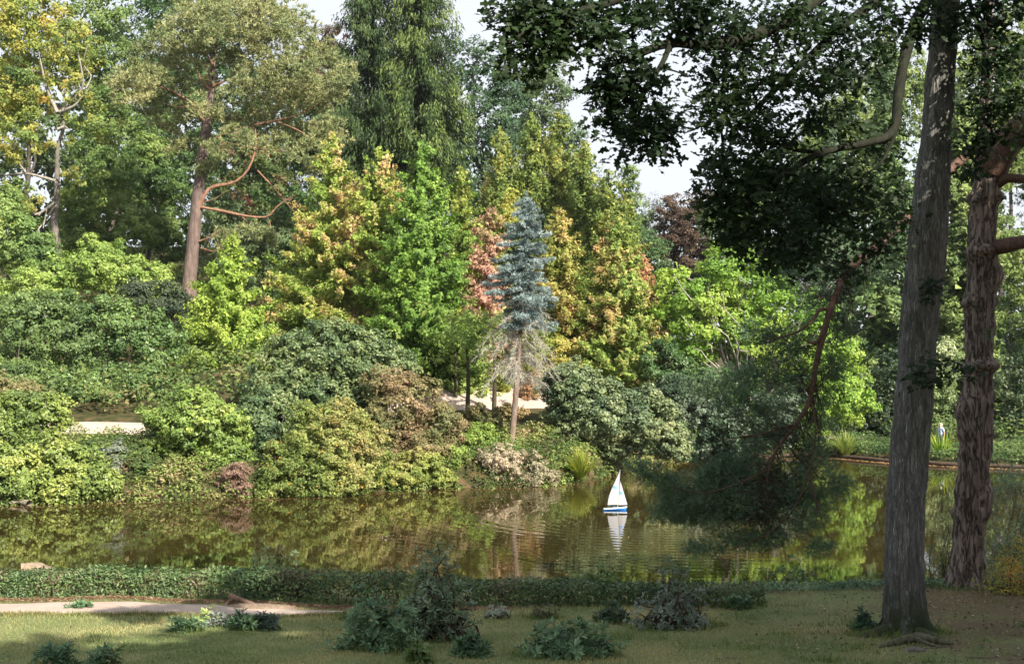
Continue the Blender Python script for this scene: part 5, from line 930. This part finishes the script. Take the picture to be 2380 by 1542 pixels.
# fallen root, stone, logs, stump
def lump(name, label, cat, px, py, d, sx, sy, sz, mat, parent=None, amp=.25, dz=0):
    b0 = W(px, py, d); b0[2] = gz(b0[0], d) + dz; import bmesh
    bm = bmesh.new(); bmesh.ops.create_icosphere(bm, subdivisions=3, radius=1)
    for v in bm.verts:
        q = v.co.copy(); v.co *= 1 + amp * mnoise.noise(q * 1.6 + Vector((px, 0, 0))) + .06 * mnoise.noise(q * 6); v.co.x *= sx; v.co.y *= sy; v.co.z *= sz
    me = bpy.data.meshes.new(name); bm.to_mesh(me); bm.free(); me.materials.append(mat); [setattr(f, 'use_smooth', True) for f in me.polygons]; o = bpy.data.objects.new(name, me); COL.objects.link(o); o.location = b0; return tag(o, label, cat)
stone_m = plain('stone', (.17, .15, .13), .9, .2, noise=.5, scale=14)
lump('stone', 'small half buried grey stone in front of the mossy branch', 'stone', 2125, 1528, 22.0, .17, .12, .07, stone_m)
b0 = W(2130, 1512, 22.7); T = Tubes()
P = [W(px, 0, 22.7 + q) * [1, 1, 0] for px, q in [(2035, -.3), (2065, -.1), (2100, .05), (2125, .1), (2155, .05), (2190, 0), (2215, -.1)]]
for p_, h_ in zip(P, [-.02, .04, .08, .12, .11, .07, .04]): p_[2] = gz(p_[0], p_[1]) + h_
T.add(poly(P, 26), np.interp(np.linspace(0, 1, 26), [0, .3, .55, .8, 1], [.03, .06, .085, .05, .025]) * (1 + .12 * rng.normal(size=26)), 10)
T.add(poly([P[3], P[3] + [.05, -.15, -.02], P[3] + [.3, -.3, -.10]], 8), np.linspace(.05, .02, 8), 8)
o = T.build('fallen_branch', bark((.20, .18, .13), (.06, .07, .025), scale=10, stretch=1), rel=P[3]); o.location = P[3]; tag(o, 'mossy fallen branch lying on the litter in front of the oak trunk', 'fallen branch')
def log(label, pts, r0, r1):
    T = Tubes(); P = poly([W(a, b_, dd) for a, b_, dd in pts], 14); rad = np.linspace(r0, r1, 14) * (1 + .05 * rng.normal(size=14)); T.add(P, rad, 12)
    root = thing('log', label, 'log', P[0], 'cut logs behind the hedge'); T.build('bark_surface', bark((.34, .26, .18), (.18, .14, .10), scale=8), root, rel=P[0])
    for nm, i, j in (('cut_end', 0, 1), ('cut_end', -1, -2)):
        a = norm(P[i] - P[j]); u = norm(np.cross(a, [0, 0, 1])); v = np.cross(a, u); ang = np.arange(12) * math.pi / 6; ring = P[i] + a * .006 + rad[i] * (np.cos(ang)[:, None] * u + np.sin(ang)[:, None] * v)
        mesh(nm, np.concatenate([[P[i] + a * .006], ring]), [[0, q + 1, (q + 1) % 12 + 1] for q in range(12)], plain('cut_wood', (.42, .28, .17), .8, .2, noise=.3), root, rel=P[0])
log('thick brown cut log lying behind the hedge at far left', [(50, 1330, 30.9), (85, 1326, 31), (125, 1340, 31.2)], .22, .20)
log('smaller pale grey log right of the thick brown log', [(128, 1345, 31.1), (160, 1333, 31.2), (185, 1346, 31.3)], .12, .09)
# pale bent dead log on far shore
T = Tubes(); P = poly([W(20, 1168, 57.2), W(45, 1163, 57.4), W(68, 1170, 57.0)], 10); T.add(P, np.linspace(.05, .16, 10), 8); o = T.build('log', bark((.40, .36, .26)), rel=P[0]); o.location = P[0]; tag(o, 'pale dead log lying half in the water at the far left shore', 'log')
# stump with sandy root mound beside the path
o = lump('soil_mound', 'sandy root mound at the right end of the path under the hedge', 'mound', 595, 1418, 28.4, .75, .3, .09, plain('sandy_soil', (.24, .18, .13), .95, .1, noise=.5, scale=18)); o['kind'] = 'stuff'
b0 = W(545, 1392, 28.8); T = Tubes(); z_ = gz(b0[0], 28.8); T.add(poly([np.array([b0[0] - .08, 28.75, z_ + .17]), np.array([b0[0] + .12, 28.65, z_ + .12]), np.array([b0[0] + .5, 28.55, z_ + .02])], 10), np.linspace(.07, .04, 10), 9)
T.add(poly([np.array([b0[0], 28.7, z_ + .14]), np.array([b0[0] - .1, 28.7, z_ + .05]), np.array([b0[0] - .2, 28.6, z_ - .05])], 8), np.linspace(.05, .04, 8), 8)
o = T.build('tree_stump', bark((.30, .20, .14), (.12, .07, .05)), rel=b0); o.location = b0; tag(o, 'reddish brown broken stump under the hedge at the end of the path', 'stump')

# ------------------------------------------------------------------ model sailing boat
yd = 55.6; k_ = M(1, yd); B0 = W(1430, 1186, yd); B0[2] = 0
boat = thing('model_sailboat', 'small blue and white model sailing boat with two white sails on the lake', 'model boat', B0)
blue = plain('blue_hull', (.02, .20, .62), .25, .5, noise=.05); white = plain('white_deck', (.82, .82, .80), .35, .5, noise=.05, scale=8); dark = plain('dark_rig', (.03, .03, .035), .4, .4); alu = plain('mast_metal', (.55, .55, .56), .35, .5)
def sailmat():
    m = leafmat('sail_cloth', .6, .3, .25); return m
L_ = 57 * k_; st = np.linspace(-.5, .5, 15)
def beam(s): return .10 * (1 - np.clip((s + .05) / .55, 0, 1) ** 2.2) * (1 - .25 * np.clip((-s - .2) / .3, 0, 1) ** 2)
rows = []
for s in st:
    b_ = max(float(beam(s)), .004); fz = .075 + .045 * (s + .5) ** 1.6; kx = s * L_ if s < .35 else s * L_
    rake = .05 * max(0, (s - .3) / .2)
    rows.append([(kx - rake * (1 - q) , b_ * math.sin(min(1, q * 1.15) * math.pi / 2) * (1 if q > 0 else 0), -.03 + (fz + .03) * q) for q in (0, .3, .55, .8, 1)])
V = []; Fq = []
for r in rows:
    for sgn in (-1, 1):
        for a_, b_, c_ in r: V.append((a_, sgn * b_, c_))
for i in range(len(rows) - 1):
    for sg in (0, 1):
        for q in range(4):
            a = i * 10 + sg * 5 + q; Fq.append([a, a + 1, a + 11, a + 10])
for q in range(4): Fq.append([q, q + 1, q + 6, q + 5])
hull = mesh('hull', V, Fq, blue, boat, smooth=False)
rot = math.radians(12)
V = []; Fq = []
for r in rows:
    a_, b_, c_ = r[-1]; V += [(a_, -b_ - .004, c_ + .002), (a_, 0, c_ + .018), (a_, b_ + .004, c_ + .002)]
for i in range(len(rows) - 1): Fq += [[i * 3, i * 3 + 3, i * 3 + 4, i * 3 + 1], [i * 3 + 1, i * 3 + 4, i * 3 + 5, i * 3 + 2]]
mesh('deck', V, Fq, white, boat)
V = []; Fq = []
for r in rows:       # white sheer band
    (a_, b_, c_), (a2, b2, c2) = r[-1], r[-2]; t_ = .75
    for sgn in (-1, 1): V += [(a_, sgn * (b_ + .004), c_ + .002), (a_ + (a2 - a_) * t_, sgn * (b_ + (b2 - b_) * t_ + .004), c_ + (c2 - c_) * t_)]
for i in range(len(rows) - 1): Fq += [[i * 4, i * 4 + 4, i * 4 + 5, i * 4 + 1], [i * 4 + 2, i * 4 + 6, i * 4 + 7, i * 4 + 3]]
mesh('sheer_stripe', V, Fq, white, boat)
T = Tubes(); mx = .09 * L_; mtop = np.array([mx + .11, 0, 1.60]); mb = np.array([mx, 0, .09]); T.add(np.array([mb, (mb + mtop) / 2 + [.008, 0, 0], mtop]), [.009, .008, .006], 6); T.build('mast', alu, boat)
T = Tubes(); T.add([mb + [0, 0, .11], (mx - .42, -.03, .20)], .007, 5); T.build('boom', dark, boat); T = Tubes(); T.add([(mx + .0, -.01, .185), (mx + .40, -.03, .19)], .006, 5); T.build('jib_boom', dark, boat)
def sail(nm, foot_a, foot_b, head, roach, belly, luff):
    V = []; n1, n2 = 14, 8
    for i in range(n1 + 1):
        t = i / n1; l_ = np.array(foot_a) * (1 - t) + np.array(head) * t; e_ = np.array(foot_b) * (1 - t) + np.array(head) * t; e_ = e_ + (e_ - l_) * roach * math.sin(math.pi * t) * 1.0
        for j in range(n2 + 1):
            s = j / n2; q = l_ * (1 - s) + e_ * s; q[1] -= belly * math.sin(math.pi * s) * (1 - t * .6); V.append(q)
    Fq = [[i * (n2 + 1) + j, i * (n2 + 1) + j + 1, (i + 1) * (n2 + 1) + j + 1, (i + 1) * (n2 + 1) + j] for i in range(n1) for j in range(n2)]
    return mesh(nm, V, Fq, sailmat(), boat, np.tile([.44, .44, .46], (len(Fq), 1)), smooth=True), np.array(V).reshape(n1 + 1, n2 + 1, 3)
ms, MV = sail('mainsail', (mx + .012, -.012, .23), (mx - .41, -.03, .22), tuple(mtop + [-.02, -.01, -.04]), .28, .04, 1)
js, JV = sail('jib', (mx + .40, -.03, .21), (mx + .03, -.02, .20), (mx + .115, -.012, 1.16), .05, .03, 1)
lm_ = plain('blue_print', (.12, .35, .75), .6, .2)
def chevron(nm, c, s, parent):
    V, Fq = [], []
    for k2, (sc_, off) in enumerate([(1, 0), (.55, .03)]):
        a = s * sc_; wd_ = .015; x0, z0 = c[0] - off, c[2]
        for p0, p1 in (((-a, a * .9), (a * .6, 0)), ((a * .6, 0), (-a, -a * .9) if k2 else (-a * .2, -a * .9))):
            d0 = np.array([p1[0] - p0[0], p1[1] - p0[1]]); nn_ = np.array([-d0[1], d0[0]]) / np.linalg.norm(d0) * wd_; b = len(V)
            for pp, sg in ((p0, 1), (p1, 1), (p1, -1), (p0, -1)): V.append((x0 + pp[0] + nn_[0] * sg, c[1] - .006, z0 + pp[1] + nn_[1] * sg))
            Fq.append([b, b + 1, b + 2, b + 3])
    mesh(nm, V, Fq, lm_, parent)
chevron('sail_emblem', MV[7, 4] + [0, -.014, 0], .09, ms); chevron('sail_emblem', JV[7, 4] + [0, -.014, 0], .07, js)
T = Tubes(); T.add([mtop, (-.5 * L_, 0, .09)], .0028, 4); T.add([mtop + [0, 0, -.3], (mx + .43, -.01, .13)], .0035, 4); T.add([mtop, mtop + [.0, 0, .09]], .003, 4); T.add([mtop * [1, 0, .75] + [0, 0, 0], (mx, .1, .1)], .0025, 4); T.build('rigging_wires', dark, boat)
mesh('hatch', [(-.1, -.04, .115), (.0, -.04, .12), (.0, .04, .12), (-.1, .04, .115), (-.09, -.03, .14), (-.01, -.03, .142), (-.01, .03, .142), (-.09, .03, .14)], [[0, 1, 5, 4], [1, 2, 6, 5], [2, 3, 7, 6], [3, 0, 4, 7], [4, 5, 6, 7]], blue, boat)
boat.rotation_euler = (0, 0, rot); boat.location.z = .0

# ------------------------------------------------------------------ person on the far bank
pd = 83.0; PZ = W(2185, 983, pd)[2] - 1.66; PBs = np.array([wx(2186, pd), pd, PZ])
per = thing('person', 'grey haired person in a pale blue shirt walking along the far bank', 'person', PBs)
skin = plain('skin', (.55, .33, .24), .5, .4); shirtm = plain('pale_blue_cotton', (.50, .60, .78), .8, .2, noise=.15, scale=12); trm = plain('grey_blue_denim', (.22, .28, .40), .85, .2, noise=.2, scale=14)
hairm = plain('grey_hair', (.62, .60, .56), .7, .3, noise=.3, scale=40); navy = plain('navy_bag_cloth', (.02, .02, .05), .8, .2); shoem = plain('dark_shoe', (.03, .03, .03), .6, .3)
def skinned(nm, pts, edges, rad, mat, parent, sub=2, root_i=0):
    me = bpy.data.meshes.new(nm); me.from_pydata([tuple(p_) for p_ in pts], edges, []); o = bpy.data.objects.new(nm, me); COL.objects.link(o); o.parent = parent
    md = o.modifiers.new('skin', 'SKIN'); md.use_smooth_shade = True; md.use_x_symmetry = False
    for i, r in enumerate(rad):
        sv = me.skin_vertices[0].data[i]; sv.radius = r if isinstance(r, tuple) else (r, r); sv.use_root = (i == root_i)
    s2 = o.modifiers.new('sub', 'SUBSURF'); s2.levels = sub; s2.render_levels = sub; me.materials.append(mat); return o
J = [(0, 0, .92), (0, 0, 1.10), (0, 0, 1.30), (-.01, 0, 1.42), (-.02, 0, 1.48), (-.035, 0, 1.57), (-.035, 0, 1.63),   # 0-6 pelvis..head
     (.0, -.09, .88), (.06, -.09, .48), (.20, -.09, .10), (.10, -.10, .04),      # near leg, trailing
     (.0, .09, .88), (-.14, .09, .50), (-.20, .09, .08), (-.30, .09, .04),       # far leg, leading
     (0, -.19, 1.38), (.08, -.24, 1.10), (.02, -.25, .86), (-.02, -.25, .80),
     (0, .19, 1.38), (-.04, .24, 1.10), (-.16, .24, .92), (-.20, .24, .86)]
E_ = [(0, 1), (1, 2), (2, 3), (3, 4), (4, 5), (5, 6), (0, 7), (7, 8), (8, 9), (9, 10), (0, 11), (11, 12), (12, 13), (13, 14), (3, 15), (15, 16), (16, 17), (17, 18), (3, 19), (19, 20), (20, 21), (21, 22)]
Rr_ = [(.11, .15), (.10, .135), (.11, .16), (.07, .09), .052, (.085, .07), (.085, .072), .085, .058, .04, .035, .085, .058, .04, .035, .052, .042, .03, .03, .052, .042, .03, .03]
skinned('body', J, E_, Rr_, skin, per)
skinned('shirt', [J[0] if 0 else (0, 0, .93), (0, 0, 1.10), (0, 0, 1.30), (-.01, 0, 1.41), (0, -.19, 1.375), (.05, -.225, 1.2), (0, .19, 1.375), (-.02, .225, 1.2)], [(0, 1), (1, 2), (2, 3), (3, 4), (4, 5), (3, 6), (6, 7)], [(.14, .175), (.13, .16), (.135, .185), (.085, .10), .07, .066, .07, .066], shirtm, per)
skinned('trousers', [(0, 0, .94), (.0, -.09, .86), (.06, -.09, .48), (.19, -.09, .13), (.0, .09, .86), (-.14, .09, .50), (-.195, .09, .12)], [(0, 1), (1, 2), (2, 3), (0, 4), (4, 5), (5, 6)], [(.13, .17), .105, .078, .06, .105, .078, .06], trm, per)
hd = skinned('hair', [(-.02, 0, 1.60), (-.02, 0, 1.655), (.02, 0, 1.58)], [(0, 1), (0, 2)], [(.092, .082), (.082, .072), (.075, .07)], hairm, per)
for nm, pts, r in (('nose', [(-.115, 0, 1.575), (-.14, 0, 1.56)], .013), ('ear', [(-.02, -.082, 1.57), (-.02, -.09, 1.55)], .012), ('ear', [(-.02, .082, 1.57), (-.02, .09, 1.55)], .012)):
    T = Tubes(); T.add(pts, [r * 1.3, r], 6); T.build(nm, skin, per)
for sg in (-1, 1):
    T = Tubes(); T.add([(-.118, sg * .03, 1.60), (-.124, sg * .03, 1.60)], [.009, .005], 6); T.build('eye', navy, per)
T = Tubes(); T.add([(-.118, -.02, 1.525), (-.122, 0, 1.525), (-.118, .02, 1.525)], .006, 5); T.build('mouth', plain('lip', (.4, .18, .15)), per)
for hx_, hy_, hz_, sg in ((-.02, -.25, .80, -1), (-.20, .24, .86, 1)):
    T = Tubes()
    for f_ in range(4): T.add([(hx_ + .018 * (f_ - 1.5), hy_, hz_ - .02), (hx_ + .02 * (f_ - 1.5) - .01, hy_, hz_ - .07), (hx_ + .018 * (f_ - 1.5) - .02, hy_ + .01 * sg * -1, hz_ - .105 + .006 * abs(f_ - 1.5))], [.010, .009, .007], 6)
    T.add([(hx_ - .03, hy_, hz_), (hx_ - .055, hy_, hz_ - .04), (hx_ - .06, hy_, hz_ - .06)], [.011, .010, .008], 6); T.build('fingers', skin, per)
for a_, b_ in (((.10, -.10, .04), -1), ((-.28, .09, .04), 1)):
    skinned('shoe', [(a_[0] + .08, a_[1], .05), (a_[0], a_[1], .045), (a_[0] - .09, a_[1], .035)], [(0, 1), (1, 2)], [.052, .05, .04], shoem, per)
bag = thing('shoulder_bag', 'dark shoulder bag hanging at the side of the walking person', 'bag', PBs)
skinned('bag_body', [(.22, -.16, 1.22), (.24, -.18, 1.04), (.25, -.20, .90)], [(0, 1), (1, 2)], [(.09, .07), (.12, .09), (.10, .08)], navy, bag)
T = Tubes(); T.add(poly([(.20, -.14, 1.30), (.06, -.13, 1.47), (-.10, -.10, 1.40), (-.145, -.12, 1.2), (-.10, -.17, 1.0), (.15, -.24, .95)], 18), .016, 5); T.build('strap', navy, bag)
per.rotation_euler = (0, 0, math.radians(25)); bag.rotation_euler = (0, 0, math.radians(25))

# ------------------------------------------------------------------ tall unseen trees on the viewer's bank, several added to shade lawn and trunks
for bx_, by_, z0, z1, rx_, lab in [(18.5, 14.5, 10, 20, 5.5, 'tall beech on the near bank right of the viewpoint, beside the pine group'), (11, -3, 13, 25, 7, 'tall beech on the near bank straight behind the viewpoint'), (17, 3, 9, 20, 6, 'tall beech on the near bank a few steps behind the viewpoint'), (14, 12, 7.5, 16.5, 6, 'spreading low beech on the near bank beside the viewpoint'), (20, 21, 7, 20, 5, 'tall beech on the near bank, closest to the pine'), (15, 6, 10, 22, 7, 'tall beech on the near bank to the right of the viewpoint'), (7, -8, 13, 26, 7, 'tall beech on the slope behind the viewpoint'), (24, 16, 9, 22, 6, 'tall beech on the near bank right of the pine'), (-4, -14, 14, 27, 7, 'tall beech farthest behind the viewpoint')]:
    base = np.array([bx_, by_, gz(bx_, by_) - .2]); root = thing('beech_tree', lab, 'tree', base, 'unseen shade trees on the near bank'); n_ = 420
    u = norm(rng.normal(size=(n_, 3))); C = np.array([bx_, by_, (z0 + z1) / 2]) + u * [rx_, rx_, (z1 - z0) / 2] * rng.uniform(.5, 1, (n_, 1)); crown(root, C, u, rng.uniform(.6, 1.1, n_), MID, .55, 30, rel=base)
    T = Tubes(); T.add(bez(base, (bx_, by_, z1 - 3), 8, wob=.01), np.linspace(.4, .1, 8), 8)
    for c in C[:24]: T.add(bez((bx_, by_, z0 + rng.uniform(-1, 4)), c, 5, wob=.04), np.linspace(.12, .03, 5), 5)
    T.build('trunk', bark((.2, .19, .17)), root, rel=base)
print('triangles', TRIS[0], 'objects', len(bpy.data.objects))

# thin autumn air
hm = bpy.data.materials.new('air'); hm.use_nodes = True; nn = hm.node_tree; nn.nodes.clear(); ho = nn.nodes.new('ShaderNodeOutputMaterial'); pv = nn.nodes.new('ShaderNodeVolumePrincipled')
pv.inputs['Color'].default_value = (.93, .95, 1, 1); pv.inputs['Density'].default_value = .0001; pv.inputs['Anisotropy'].default_value = .2
nn.links.new(pv.outputs[0], ho.inputs['Volume'])
a, z0, z1 = 3800, -3, 46
V = [(-a, -a, z0), (a, -a, z0), (a, a, z0), (-a, a, z0), (-a, -a, z1), (a, -a, z1), (a, a, z1), (-a, a, z1)]
tag(mesh('haze', V, [[0, 3, 2, 1], [4, 5, 6, 7], [0, 1, 5, 4], [1, 2, 6, 5], [2, 3, 7, 6], [3, 0, 4, 7]], hm), 'thin pale air over the lake and the wooded hillside', 'haze', kind='stuff')
